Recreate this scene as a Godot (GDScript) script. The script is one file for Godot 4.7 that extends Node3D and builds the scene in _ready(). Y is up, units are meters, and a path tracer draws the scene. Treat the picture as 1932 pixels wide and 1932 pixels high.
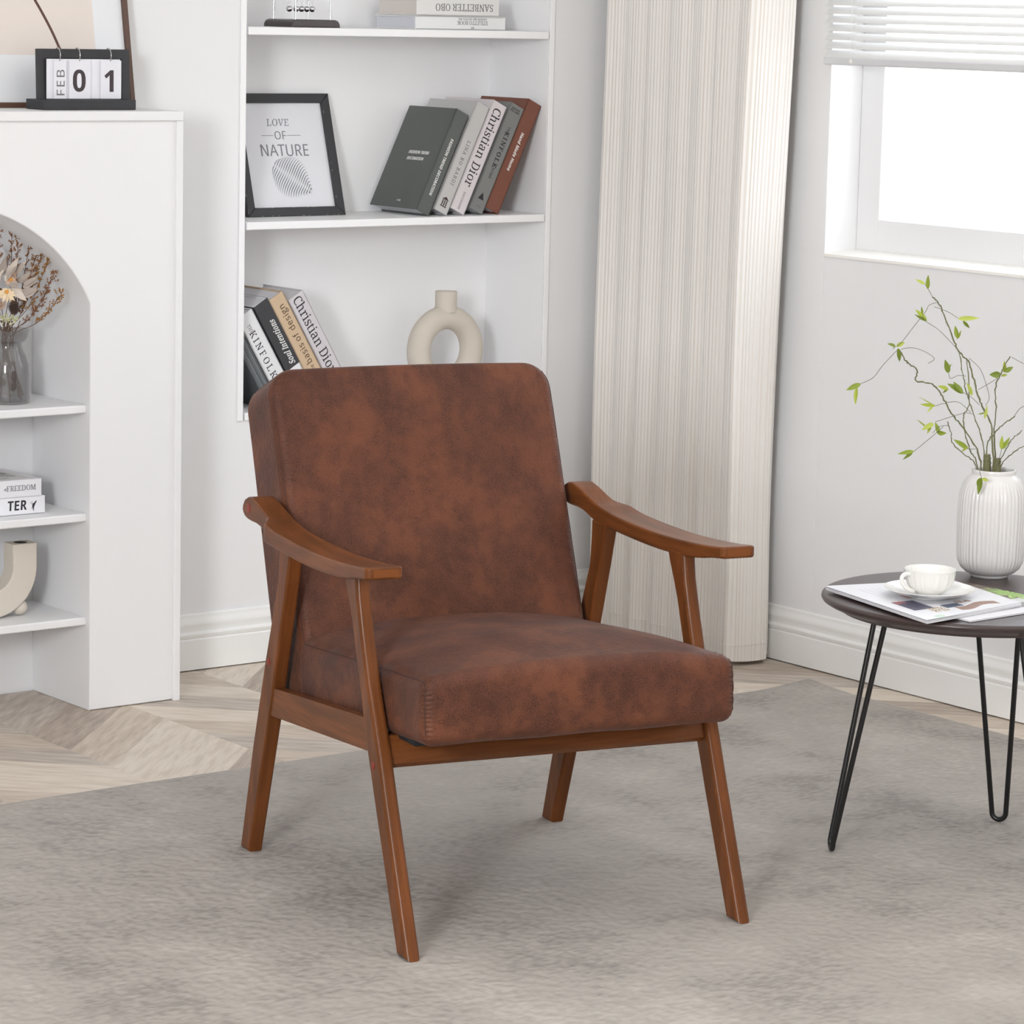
extends Node3D
# Brown leather-look armchair in a white room with a built-in bookcase, an arched mantel and a hairpin side table.


# the photograph's camera, found from the room's vanishing lines
const CAMX := Vector3(0.79152, 0.02277, 0.61072)
const CAMY := Vector3(0.07814, 0.98733, -0.13809)
const CAMZ := Vector3(-0.60613, 0.15703, 0.77971)
const CAMPOS := Vector3(-3.23814, 1.5, 4.21853)
const CAMFOV := 18.2599
const CHX := 0.01269
const CHZ := 0.00281
const CHTURN := -0.21781
const TWIGTURN := -0.6599

var M := {}
var used := {}
var rng := RandomNumberGenerator.new()

func V(x: float, y: float, z: float) -> Vector3:
	return Vector3(x, y, z)

# ---------------------------------------------------------------- mesh builder
class Geo:
	var v := PackedVector3Array()
	var n := PackedVector3Array()
	var t := PackedVector2Array()
	var idx := PackedInt32Array()
	func vert(p: Vector3, nn: Vector3, uv := Vector2.ZERO) -> int:
		v.append(p)
		n.append(nn)
		t.append(uv)
		return v.size() - 1
	func tri(a: int, b: int, c: int) -> void:
		var g := (v[c] - v[a]).cross(v[b] - v[a])
		if g.dot(n[a] + n[b] + n[c]) < 0.0:
			idx.append_array([a, c, b])
		else:
			idx.append_array([a, b, c])
	func quad(a: int, b: int, c: int, d: int) -> void:
		tri(a, b, c)
		tri(a, c, d)
	func mesh() -> ArrayMesh:
		var arr := []
		arr.resize(Mesh.ARRAY_MAX)
		arr[Mesh.ARRAY_VERTEX] = v
		arr[Mesh.ARRAY_NORMAL] = n
		arr[Mesh.ARRAY_TEX_UV] = t
		arr[Mesh.ARRAY_INDEX] = idx
		var m := ArrayMesh.new()
		m.add_surface_from_arrays(Mesh.PRIMITIVE_TRIANGLES, arr)
		return m
	# rounded box; dx, dy, dz: how finely each axis is cut; deform: optional Callable(Vector3) -> Vector3
	func rbox(xf: Transform3D, s: Vector3, r: float, k := 2, cuts := Vector3i(1, 1, 1), deform = null) -> void:
		var h := s * 0.5
		r = minf(r, minf(h.x, minf(h.y, h.z)) * 0.999)
		var lists := []
		for ax in 3:
			var l := PackedFloat64Array()
			var hi: float = h[ax] - r
			for i in k:
				l.append(-hi - r * tan(PI / 4.0 * float(k - i) / k))
			for i in cuts[ax] + 1:
				l.append(lerpf(-hi, hi, float(i) / cuts[ax]))
			for i in range(1, k + 1):
				l.append(hi + r * tan(PI / 4.0 * float(i) / k))
			lists.append(l)
		for ax in 3:
			var a1 := (ax + 1) % 3
			var a2 := (ax + 2) % 3
			for sg in [-1.0, 1.0]:
				var w: int = lists[a2].size()
				var start := v.size()
				for i in lists[a1].size():
					for j in w:
						var p := Vector3.ZERO
						p[ax] = sg * h[ax]
						p[a1] = lists[a1][i]
						p[a2] = lists[a2][j]
						var inner := p.clamp(-(h - Vector3(r, r, r)), h - Vector3(r, r, r))
						var nn := (p - inner).normalized()
						var q := inner + nn * r
						var uv := Vector2(p[a1], p[a2])
						if ax == 0:
							uv = Vector2(p.z, -p.y)
						elif ax == 2:
							uv = Vector2(p.x, -p.y)
						else:
							uv = Vector2(p.x, p.z)
						if deform != null:
							var t1 := nn.cross(Vector3(0.31, 0.87, 0.38)).normalized()
							var t2 := nn.cross(t1)
							var e := 0.0004
							var q0: Vector3 = deform.call(q)
							var q1: Vector3 = deform.call(q + t1 * e)
							var q2: Vector3 = deform.call(q + t2 * e)
							nn = (q1 - q0).cross(q2 - q0).normalized()
							q = q0
						vert(xf * q, (xf.basis * nn).normalized(), uv)
				for i in lists[a1].size() - 1:
					for j in w - 1:
						var a: int = start + i * w + j
						quad(a, a + 1, a + w + 1, a + w)
	# turned profile (x = radius, y = height) with normals split at sharp corners
	func lathe(xf: Transform3D, prof: Array, seg := 48, flutes := 0, amp := 0.0, lo := 0.0, hi := 0.0) -> void:
		for i in prof.size() - 1:
			var p0: Vector2 = prof[i]
			var p1: Vector2 = prof[i + 1]
			var d := p1 - p0
			if d.length() < 1e-7:
				continue
			var nm := Vector2(d.y, -d.x).normalized()
			var na := nm
			var nb := nm
			if i > 0:
				var dp: Vector2 = p0 - prof[i - 1]
				var np := Vector2(dp.y, -dp.x).normalized()
				if np.dot(nm) > 0.7:
					na = (np + nm).normalized()
			if i < prof.size() - 2:
				var dn: Vector2 = prof[i + 2] - p1
				var nx := Vector2(dn.y, -dn.x).normalized()
				if nx.dot(nm) > 0.7:
					nb = (nx + nm).normalized()
			var start := v.size()
			for j in seg + 1:
				var th := TAU * j / seg
				var cs := cos(th)
				var sn := sin(th)
				for e in 2:
					var p: Vector2 = p1 if e == 1 else p0
					var q: Vector2 = nb if e == 1 else na
					var wgt := 0.0
					if flutes > 0:
						wgt = smoothstep(lo, lo + 0.02, p.y) * (1.0 - smoothstep(hi - 0.02, hi, p.y))
					var rr := p.x + amp * wgt * absf(cos(th * flutes * 0.5))
					var tang := 0.0
					if wgt > 0.0:
						tang = amp * wgt * flutes * 0.5 * sin(th * flutes * 0.5) * signf(cos(th * flutes * 0.5)) / maxf(rr, 0.01)
					var nn := Vector3(q.x * cs - q.x * tang * -sn * -1.0, q.y, q.x * sn + q.x * tang * cs * 1.0)
					if wgt > 0.0:
						nn = Vector3(q.x * (cs - tang * sn), q.y, q.x * (sn + tang * cs))
					vert(xf * Vector3(rr * cs, p.y, rr * sn), (xf.basis * nn).normalized(), Vector2(th, p.y))
			for j in seg:
				var a := start + j * 2
				quad(a, a + 1, a + 3, a + 2)
	func tube(pts: Array, radii, sides := 8, caps := true) -> void:
		var m := pts.size()
		var up := Vector3.UP
		var start := v.size()
		for i in m:
			var d: Vector3 = (pts[mini(i + 1, m - 1)] - pts[maxi(i - 1, 0)]).normalized()
			if i == 0 and absf(d.dot(up)) > 0.9:
				up = Vector3.RIGHT
			var x := up.cross(d).normalized()
			up = d.cross(x).normalized()
			var r: float = radii[i] if radii is Array else radii
			for j in sides + 1:
				var a := TAU * j / sides
				var nn := x * cos(a) + up * sin(a)
				vert(pts[i] + nn * r, nn, Vector2(float(j) / sides, i))
		for i in m - 1:
			for j in sides:
				var a := start + i * (sides + 1) + j
				quad(a, a + 1, a + sides + 2, a + sides + 1)
		if caps:
			for e in 2:
				var i := 0 if e == 0 else m - 1
				var d: Vector3 = (pts[0] - pts[1]).normalized() if e == 0 else (pts[m - 1] - pts[m - 2]).normalized()
				var c := vert(pts[i], d)
				var ring := []
				for j in sides + 1:
					ring.append(vert(v[start + i * (sides + 1) + j], d))
				for j in sides:
					tri(c, ring[j], ring[j + 1])
	# polygon in xy pushed along +z by depth, edges rounded by bev
	func extrude(xf: Transform3D, poly: PackedVector2Array, depth: float, bev := 0.0, k := 2, uvm := Transform2D.IDENTITY) -> void:
		if not Geometry2D.is_polygon_clockwise(poly):
			poly = poly.duplicate()
			poly.reverse()
		var m := poly.size()
		var en := []
		for i in m:
			var d := (poly[(i + 1) % m] - poly[i]).normalized()
			en.append(Vector2(-d.y, d.x))
		var test: Vector2 = poly[0] + (poly[1] - poly[0]) * 0.5 + en[0] * 0.00001
		if Geometry2D.is_point_in_polygon(test, poly):
			for i in m:
				en[i] = -en[i]
		var mit := []
		for i in m:
			var a: Vector2 = en[(i + m - 1) % m]
			var b: Vector2 = en[i]
			mit.append((a + b) / maxf(0.3, 1.0 + a.dot(b)))
		var rings := []
		var steps := k if bev > 0.0 else 0
		for j in steps + 1:
			var an := PI / 2.0 * (float(j) / steps if steps > 0 else 1.0)
			rings.append([bev * (1.0 - sin(an)), bev * (1.0 - cos(an)), sin(an), -cos(an)])
		for j in range(steps, -1, -1):
			var an := PI / 2.0 * (float(j) / steps if steps > 0 else 1.0)
			rings.append([bev * (1.0 - sin(an)), depth - bev * (1.0 - cos(an)), sin(an), cos(an)])
		for i in m:
			var i2 := (i + 1) % m
			var na: Vector2 = en[i]
			var nb: Vector2 = en[i]
			if en[i].dot(en[(i + m - 1) % m]) > 0.82:
				na = (en[i] + en[(i + m - 1) % m]).normalized()
			if en[i].dot(en[i2]) > 0.82:
				nb = (en[i] + en[i2]).normalized()
			var start := v.size()
			for rr in rings:
				var pa: Vector2 = poly[i] - mit[i] * rr[0]
				var pb: Vector2 = poly[i2] - mit[i2] * rr[0]
				vert(xf * Vector3(pa.x, pa.y, rr[1]), (xf.basis * Vector3(na.x * rr[2], na.y * rr[2], rr[3])).normalized(), uvm * pa)
				vert(xf * Vector3(pb.x, pb.y, rr[1]), (xf.basis * Vector3(nb.x * rr[2], nb.y * rr[2], rr[3])).normalized(), uvm * pb)
			for j in rings.size() - 1:
				var a := start + j * 2
				quad(a, a + 1, a + 3, a + 2)
		var cap := PackedVector2Array()
		for i in m:
			cap.append(poly[i] - mit[i] * bev)
		var tr := Geometry2D.triangulate_polygon(cap)
		for side in 2:
			var zz := 0.0 if side == 0 else depth
			var nn := (xf.basis * Vector3(0, 0, -1.0 if side == 0 else 1.0)).normalized()
			var start := v.size()
			for p in cap:
				vert(xf * Vector3(p.x, p.y, zz), nn, uvm * p)
			for i in range(0, tr.size(), 3):
				tri(start + tr[i], start + tr[i + 1], start + tr[i + 2])
	# rows of points; normals by differences; side = 1 or -1 chooses which way they look
	func grid(rows: Array, side := 1.0, uvs := Vector2.ONE, wrap := false) -> void:
		var a := rows.size()
		var b: int = rows[0].size()
		var start := v.size()
		for i in a:
			for j in b:
				var du: Vector3 = rows[mini(i + 1, a - 1)][j] - rows[maxi(i - 1, 0)][j]
				var j1 := mini(j + 1, b - 1)
				var j0 := maxi(j - 1, 0)
				if wrap and j == b - 1:
					j1 = 1
				if wrap and j == 0:
					j0 = b - 2
				var dv: Vector3 = rows[i][j1] - rows[i][j0]
				vert(rows[i][j], du.cross(dv).normalized() * side, Vector2(float(j) / (b - 1) * uvs.x, float(i) / (a - 1) * uvs.y))
		for i in a - 1:
			for j in b - 1:
				var q := start + i * b + j
				quad(q, q + 1, q + b + 1, q + b)
	func ball(c: Vector3, r: Vector3, seg := 16) -> void:
		var rings := int(seg / 2.0)
		var start := v.size()
		for i in rings + 1:
			for j in seg + 1:
				var ph := PI * i / rings
				var th := TAU * j / seg
				var d := Vector3(sin(ph) * cos(th), cos(ph), sin(ph) * sin(th))
				vert(c + d * r, (d / r).normalized(), Vector2(th, ph))
		for i in rings:
			for j in seg:
				var q := start + i * (seg + 1) + j
				quad(q, q + 1, q + seg + 2, q + seg + 1)

# ---------------------------------------------------------------- scene helpers
func numbered(called: String) -> String:
	if not used.has(called):
		used[called] = 0
		return called
	used[called] += 1
	return "%s_%03d" % [called, used[called]]

func thing(called: String, label: String, category: String, at := Vector3.ZERO, turn := 0.0, group := "") -> Node3D:
	var o := Node3D.new()
	o.name = numbered(called)
	add_child(o, true)
	o.position = at
	o.rotation.y = turn
	tag(o, label, category, group)
	return o

func tag(o: Node, label: String, category: String, group := "") -> void:
	o.set_meta("label", label)
	o.set_meta("category", category)
	if group:
		o.set_meta("group", group)

func obj(called: String, g, m: Material, parent: Node = null) -> MeshInstance3D:
	var o := MeshInstance3D.new()
	o.mesh = g.mesh() if g is Geo else g
	o.material_override = m
	if parent == null:
		o.name = numbered(called)
		add_child(o, true)
	else:
		var nm := called
		var k := 0
		while parent.has_node(NodePath(nm)):
			k += 1
			nm = "%s_%03d" % [called, k]
		o.name = nm
		parent.add_child(o, true)
	return o

func struct(called: String, g, m: Material, label := "") -> MeshInstance3D:
	var o := obj(called, g, m)
	o.set_meta("kind", "structure")
	if label:
		o.set_meta("label", label)
	return o

func T(at := Vector3.ZERO, b := Basis.IDENTITY) -> Transform3D:
	return Transform3D(b, at)

func box(lo: Vector3, hi: Vector3, r := 0.002, k := 1) -> Geo:
	var g := Geo.new()
	g.rbox(T((lo + hi) * 0.5), hi - lo, r, k)
	return g

func addbox(g: Geo, lo: Vector3, hi: Vector3, r := 0.002, k := 1) -> void:
	g.rbox(T((lo + hi) * 0.5), hi - lo, r, k)

func P2(a: Array) -> PackedVector2Array:
	var p := PackedVector2Array()
	for i in range(0, a.size(), 2):
		p.append(Vector2(a[i], a[i + 1]))
	return p

func text(parent: Node, s: String, fontname: String, h: float, xf: Transform3D, m: Material, weight := 400, slant := 0.0, stretch := 1.0, track := 0) -> MeshInstance3D:
	var f := SystemFont.new()
	f.font_names = PackedStringArray([fontname])
	f.font_weight = weight
	var tm := TextMesh.new()
	if track != 0:
		var fv := FontVariation.new()
		fv.base_font = f
		fv.spacing_glyph = track
		tm.font = fv
	else:
		tm.font = f
	tm.text = s
	tm.font_size = 64
	tm.pixel_size = h / 46.0
	tm.depth = 0.0004
	tm.curve_step = 1.0
	var o := obj("lettering", tm, m, parent)
	var b := xf.basis * Basis(Vector3(stretch, 0, 0), Vector3(slant, 1, 0), Vector3(0, 0, 1))
	o.transform = Transform3D(b, xf.origin)
	return o

func mat(c: Color, rough := 0.6, metal := 0.0, spec := 0.5) -> StandardMaterial3D:
	var m := StandardMaterial3D.new()
	m.albedo_color = c
	m.roughness = rough
	m.metallic = metal
	m.metallic_specular = spec
	return m

func noise(seed_: int, freq: float, octaves := 4, kind := FastNoiseLite.TYPE_SIMPLEX_SMOOTH) -> FastNoiseLite:
	var f := FastNoiseLite.new()
	f.seed = seed_
	f.frequency = freq
	f.noise_type = kind
	f.fractal_octaves = octaves
	return f

func seamless(seed_: int, freq: float, w: int, h: int, octaves := 4) -> PackedByteArray:
	return noise(seed_, freq, octaves).get_seamless_image(w, h, false, false, 0.2, true).get_data()

# the same, made small and stretched to w by h
func stretched(seed_: int, freq: float, w0: int, h0: int, w: int, h: int, octaves := 4) -> PackedByteArray:
	var im := noise(seed_, freq, octaves).get_seamless_image(w0, h0, false, false, 0.2, true)
	im.resize(w, h, Image.INTERPOLATE_CUBIC)
	return im.get_data()

func bump(seed_: int, freq: float, strength: float, size := 512) -> NoiseTexture2D:
	var t := NoiseTexture2D.new()
	t.width = size
	t.height = size
	t.seamless = true
	t.as_normal_map = true
	t.bump_strength = strength
	t.noise = noise(seed_, freq, 4)
	return t

func mix3(a: Color, b: Color, t: float) -> Color:
	return a.lerp(b, clampf(t, 0.0, 1.0))

func tex(im: Image) -> ImageTexture:
	im.generate_mipmaps()
	return ImageTexture.create_from_image(im)

func leather_image() -> Image:
	var w := 1024
	var a := seamless(11, 0.0036, w, w, 5)
	var b := seamless(12, 0.016, w, w, 5)
	var c := seamless(13, 0.24, w, w, 2)
	var c1 := Color8(116, 70, 49)
	var c2 := Color8(99, 60, 44)
	var c3 := Color8(80, 47, 37)
	var dk := Color8(46, 29, 25)
	var out := PackedByteArray()
	out.resize(w * w * 3)
	for i in w * w:
		var la := a[i] / 255.0
		var lb := b[i] / 255.0
		var lc := c[i] / 255.0
		var q := la * 0.7 + lb * 0.2 + lc * 0.1 + 0.03
		var col := c2.lerp(c1, smoothstep(0.46, 0.78, q)) if q > 0.46 else c3.lerp(c2, smoothstep(0.14, 0.46, q))
		var patch := smoothstep(0.66, 0.34, la * 0.5 + lb * 0.5)
		var speck := smoothstep(0.5, 0.6, lc) * (0.34 + 0.66 * patch)
		col = col.lerp(dk, speck * 0.78)
		out[i * 3] = int(col.r * 255.0)
		out[i * 3 + 1] = int(col.g * 255.0)
		out[i * 3 + 2] = int(col.b * 255.0)
	return Image.create_from_data(w, w, false, Image.FORMAT_RGB8, out)

func rug_image() -> Image:
	var w := 1536
	var a := stretched(21, 0.016, 768, 256, w, w, 4)      # bands along z
	var b := stretched(22, 0.024, 640, 1024, w, w, 5)      # streaks along x
	var c := stretched(23, 0.16, 640, 1536, w, w, 3)      # fine weave
	var d := seamless(24, 0.006, w, w, 4)
	var l1 := Color8(191, 185, 178)
	var l2 := Color8(178, 172, 165)
	var l3 := Color8(156, 150, 145)
	var out := PackedByteArray()
	out.resize(w * w * 3)
	for i in w * w:
		var q := a[i] / 255.0 * 0.3 + b[i] / 255.0 * 0.3 + d[i] / 255.0 * 0.4
		var f := (c[i] / 255.0 - 0.5)
		q = 0.5 + (q - 0.5) * 0.85 + f * 0.36
		var col := l2.lerp(l1, smoothstep(0.5, 0.76, q)) if q > 0.5 else l3.lerp(l2, smoothstep(0.22, 0.5, q))
		out[i * 3] = int(col.r * 255.0)
		out[i * 3 + 1] = int(col.g * 255.0)
		out[i * 3 + 2] = int(col.b * 255.0)
	return Image.create_from_data(w, w, false, Image.FORMAT_RGB8, out)

func grain_image(seed_: int, w: int, h: int, lo: Color, mid: Color, hi: Color, freq := 0.02) -> Image:
	var a := stretched(seed_, freq, int(w / 8.0), h, w, h, 4)
	var b := stretched(seed_ + 1, 0.12, int(w / 16.0), h, w, h, 2)
	var out := PackedByteArray()
	out.resize(w * h * 3)
	for i in w * h:
		var q := a[i] / 255.0 * 0.7 + b[i] / 255.0 * 0.3
		var col := mid.lerp(hi, smoothstep(0.5, 0.72, q)) if q > 0.5 else lo.lerp(mid, smoothstep(0.28, 0.5, q))
		out[i * 3] = int(col.r * 255.0)
		out[i * 3 + 1] = int(col.g * 255.0)
		out[i * 3 + 2] = int(col.b * 255.0)
	return Image.create_from_data(w, h, false, Image.FORMAT_RGB8, out)

func make_materials() -> void:
	var wall := mat(Color8(239, 239, 240), 0.6)
	wall.normal_enabled = true
	wall.normal_texture = bump(3, 0.02, 1.2)
	wall.normal_scale = 0.12
	wall.uv1_triplanar = true
	wall.uv1_world_triplanar = true
	wall.uv1_scale = Vector3(1.6, 1.6, 1.6)
	M.wall = wall
	M.trim = mat(Color8(244, 244, 242), 0.42)
	M.joinery = mat(Color8(250, 250, 251), 0.5)
	M.mantel = mat(Color8(238, 238, 239), 0.5)
	M.sill = mat(Color8(240, 238, 232), 0.5)
	M.vinyl = mat(Color8(235, 235, 236), 0.35)
	var lth := mat(Color.WHITE, 0.5, 0.0, 0.3)
	lth.albedo_texture = tex(leather_image())
	lth.normal_enabled = true
	lth.normal_texture = bump(14, 0.09, 3.0)
	lth.normal_scale = 0.28
	lth.uv1_triplanar = true
	lth.uv1_scale = Vector3(1.75, 1.75, 1.75)
	lth.uv1_offset = Vector3(0.37, 0.12, 0.05)
	lth.rim_enabled = true
	lth.rim = 0.07
	lth.rim_tint = 0.4
	M.leather = lth
	M.seam = mat(Color8(62, 36, 29), 0.6)
	var gr := grain_image(31, 512, 512, Color8(93, 53, 25), Color8(105, 60, 29), Color8(119, 69, 35))
	var gv := grain_image(35, 512, 512, Color8(93, 53, 25), Color8(105, 60, 29), Color8(119, 69, 35))
	gv.rotate_90(CLOCKWISE)
	for q in [["wood", gr], ["wood_up", gv], ["wood_arm", gr]]:
		var wd := mat(Color.WHITE, 0.33, 0.0, 0.3)
		wd.albedo_texture = tex(q[1])
		wd.uv1_triplanar = true
		wd.uv1_scale = Vector3(2.2, 2.2, 2.2)
		wd.clearcoat_enabled = true
		wd.clearcoat = 0.08
		wd.clearcoat_roughness = 0.2
		if q[0] == "wood_arm":
			wd.uv1_triplanar = false
			wd.uv1_scale = Vector3.ONE
		M[q[0]] = wd
	M.plug = mat(Color8(132, 44, 36), 0.5)
	M.black_cloth = mat(Color8(22, 22, 26), 0.9)
	var rg := mat(Color.WHITE, 0.95, 0.0, 0.2)
	rg.albedo_texture = tex(rug_image())
	rg.normal_enabled = true
	rg.normal_texture = bump(25, 0.25, 2.0)
	rg.normal_scale = 0.35
	M.rug = rg
	M.rug_edge = mat(Color8(205, 200, 192), 0.9)
	M.planks = []
	var tones := [[Color8(188, 172, 154), Color8(206, 192, 175), Color8(220, 207, 191)], [Color8(160, 145, 131), Color8(182, 167, 152), Color8(202, 188, 172)], [Color8(206, 193, 176), Color8(224, 212, 196), Color8(234, 224, 210)], [Color8(172, 159, 147), Color8(196, 184, 171), Color8(214, 203, 190)]]
	for i in 4:
		var pm := mat(Color.WHITE, 0.5)
		pm.albedo_texture = tex(grain_image(41 + i * 3, 1024, 512, tones[i][0].lerp(tones[i][1], 0.35), tones[i][1], tones[i][2].lerp(tones[i][1], 0.35), 0.034))
		M.planks.append(pm)
	M.subfloor = mat(Color8(206, 192, 174), 0.5)
	var cur := mat(Color8(246, 243, 239), 0.85, 0.0, 0.2)
	var st := Image.create(256, 4, false, Image.FORMAT_RGB8)
	rng.seed = 4
	for k in 8:
		var dark := rng.randf_range(0.35, 1.0)
		var wid := rng.randf_range(0.16, 0.34)
		for x in 32:
			var q := absf(x / 32.0 - 0.5)
			var c := Color.WHITE.lerp(Color8(222, 212, 202), dark * (1.0 - smoothstep(wid * 0.5, wid * 0.5 + 0.12, q)) * 0.5)
			for y in 4:
				st.set_pixel(k * 32 + x, y, c)
	cur.albedo_texture = tex(st)
	cur.backlight_enabled = true
	cur.backlight = Color(0.35, 0.34, 0.32)
	cur.cull_mode = BaseMaterial3D.CULL_DISABLED
	M.curtain = cur
	M.hem = mat(Color8(226, 221, 214), 0.85)
	var sl := mat(Color8(226, 226, 225), 0.4)
	sl.backlight_enabled = true
	sl.backlight = Color(0.1, 0.1, 0.1)
	M.slat = sl
	M.rail = mat(Color8(214, 214, 217), 0.45)
	M.cord = mat(Color8(235, 233, 228), 0.7)
	var gl := mat(Color(0.97, 0.98, 1.0, 0.06), 0.02)
	gl.transparency = BaseMaterial3D.TRANSPARENCY_ALPHA
	M.pane = gl
	var pg := mat(Color(0.97, 0.98, 1.0, 0.03), 0.05, 0.0, 0.1)
	pg.transparency = BaseMaterial3D.TRANSPARENCY_ALPHA
	M.picture_glass = pg
	M.low_bounce_wall = mat(Color8(202, 199, 195), 0.7)  # unseen left and front walls, greyed so they bounce less light
	M.tabletop = mat(Color8(66, 54, 52), 0.3)
	M.table_edge = mat(Color8(50, 34, 30), 0.4)
	M.iron = mat(Color8(17, 16, 17), 0.32)
	var cer := mat(Color8(222, 220, 218), 0.14)
	cer.clearcoat_enabled = true
	cer.clearcoat = 0.5
	M.glaze = cer
	M.china = mat(Color8(240, 239, 235), 0.16)
	var bis := mat(Color8(214, 206, 194), 0.9, 0.0, 0.25)
	bis.normal_enabled = true
	bis.normal_texture = bump(51, 0.06, 2.0)
	bis.normal_scale = 0.3
	bis.uv1_triplanar = true
	bis.uv1_scale = Vector3(5, 5, 5)
	M.bisque = bis
	M.hole_shade = mat(Color8(30, 27, 25), 0.9)  # dark colour standing for the shade inside the vase holes
	M.paper = mat(Color8(232, 232, 236), 0.55)
	M.pages = mat(Color8(222, 221, 224), 0.8)
	M.ink = mat(Color8(44, 42, 48), 0.7)
	M.soft_ink = mat(Color8(112, 110, 114), 0.7)
	M.white_ink = mat(Color8(238, 238, 236), 0.6)
	M.black_wood = mat(Color8(46, 46, 49), 0.5)
	M.worn = mat(Color8(190, 178, 160), 0.8)
	M.walnut = mat(Color8(92, 66, 54), 0.45)
	M.peach = mat(Color8(232, 222, 214), 0.7)
	M.chrome = mat(Color8(215, 215, 218), 0.08, 1.0)
	M.steel = mat(Color8(205, 205, 205), 0.2, 1.0)
	M.cradle_base = mat(Color8(62, 53, 52), 0.22)
	var smoke := mat(Color(0.42, 0.41, 0.41, 0.30), 0.02)
	smoke.transparency = BaseMaterial3D.TRANSPARENCY_ALPHA
	smoke.clearcoat_enabled = true
	M.smoke = smoke
	M.bark = mat(Color8(112, 112, 78), 0.85)
	M.wire = mat(Color8(112, 106, 92), 0.8)
	M.leaves = []
	for c in [Color8(158, 172, 52), Color8(132, 150, 44), Color8(176, 188, 84), Color8(112, 130, 36)]:
		var lf := mat(c, 0.55)
		lf.backlight_enabled = true
		lf.backlight = Color(c.r * 0.32, c.g * 0.32, c.b * 0.2)
		lf.cull_mode = BaseMaterial3D.CULL_DISABLED
		M.leaves.append(lf)
	M.dry_brown = mat(Color8(142, 92, 52), 0.9)
	M.dry_gold = mat(Color8(168, 116, 48), 0.9)
	M.dry_stem = mat(Color8(116, 92, 78), 0.9)
	M.dry_beige = mat(Color8(218, 206, 194), 0.85)
	M.dry_grey = mat(Color8(184, 172, 162), 0.85)
	M.dry_pink = mat(Color8(218, 188, 164), 0.9)
	M.petal = mat(Color8(240, 218, 184), 0.8)
	M.pollen = mat(Color8(224, 158, 70), 0.9)
	M.berry = mat(Color8(216, 216, 168), 0.8)
	M.cone = mat(Color8(104, 84, 74), 0.9)
	for k in ["dry_beige", "dry_grey", "petal", "dry_pink"]:
		M[k].cull_mode = BaseMaterial3D.CULL_DISABLED

# ---------------------------------------------------------------- room
const BACK := -1.812
const RIGHT := 1.775

func camera_and_light() -> void:
	var cam := Camera3D.new()
	cam.name = "camera"
	add_child(cam, true)
	cam.transform = Transform3D(Basis(CAMX, CAMY, CAMZ), CAMPOS)
	cam.fov = CAMFOV
	cam.near = 0.05
	cam.far = 60.0
	cam.current = true
	var sky_m := ProceduralSkyMaterial.new()
	sky_m.sky_top_color = Color(0.86, 0.92, 1.0)
	sky_m.sky_horizon_color = Color(0.98, 0.99, 1.0)
	sky_m.ground_horizon_color = Color(0.97, 0.97, 0.97)
	sky_m.ground_bottom_color = Color(0.8, 0.8, 0.78)
	sky_m.sky_energy_multiplier = 1.0
	sky_m.sun_angle_max = 1.0
	var sky := Sky.new()
	sky.sky_material = sky_m
	var env := Environment.new()
	env.background_mode = Environment.BG_SKY
	env.sky = sky
	env.background_energy_multiplier = 2.6
	env.ambient_light_source = Environment.AMBIENT_SOURCE_DISABLED
	env.tonemap_mode = Environment.TONE_MAPPER_LINEAR
	env.tonemap_exposure = 0.93
	env.sdfgi_enabled = true
	env.ssao_enabled = true
	env.ssil_enabled = true
	var we := WorldEnvironment.new()
	we.name = "world_environment"
	we.environment = env
	add_child(we, true)
	# unseen lights placed left, behind and overhead, then daylight at the blind window
	lamp("unseen_key_light", Vector3(-4.66, 1.85, 3.35), Vector3(0, 0.75, -0.4), Vector2(1.15, 1.2), 25.0, Color(0.975, 0.985, 1.0))  # out of view, placed to light the room from the front left
	lamp("unseen_rear_light", Vector3(-0.4, 1.7, 5.9), Vector3(0, 1.0, -0.8), Vector2(2.2, 1.9), 1.0, Color(0.95, 0.975, 1.0))  # out of view, placed to light the room from the front
	lamp("unseen_top_light", Vector3(0.3, 2.66, 1.3), Vector3(0.3, 0, 1.3), Vector2(2.4, 2.4), 1.0, Color(0.96, 0.98, 1.0))  # out of view, placed to light the seat and floor from above
	lamp("daylight_by_blind", Vector3(1.86, 1.55, -0.37), Vector3(0.6, 1.0, -0.37), Vector2(1.25, 1.1), 0.8, Color(1.0, 1.0, 1.0))

func lamp(called: String, at: Vector3, aim: Vector3, size: Vector2, energy: float, c: Color) -> void:
	var l := AreaLight3D.new()
	l.name = called
	add_child(l, true)
	var z := (at - aim).normalized()
	var up := Vector3.UP if absf(z.y) < 0.9 else Vector3.BACK
	l.transform = Transform3D(Basis.looking_at(-z, up), at)
	l.area_size = size
	l.light_energy = energy
	l.light_color = c
	l.area_range = 14.0
	l.area_attenuation = 2.0
	l.shadow_enabled = true

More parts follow.
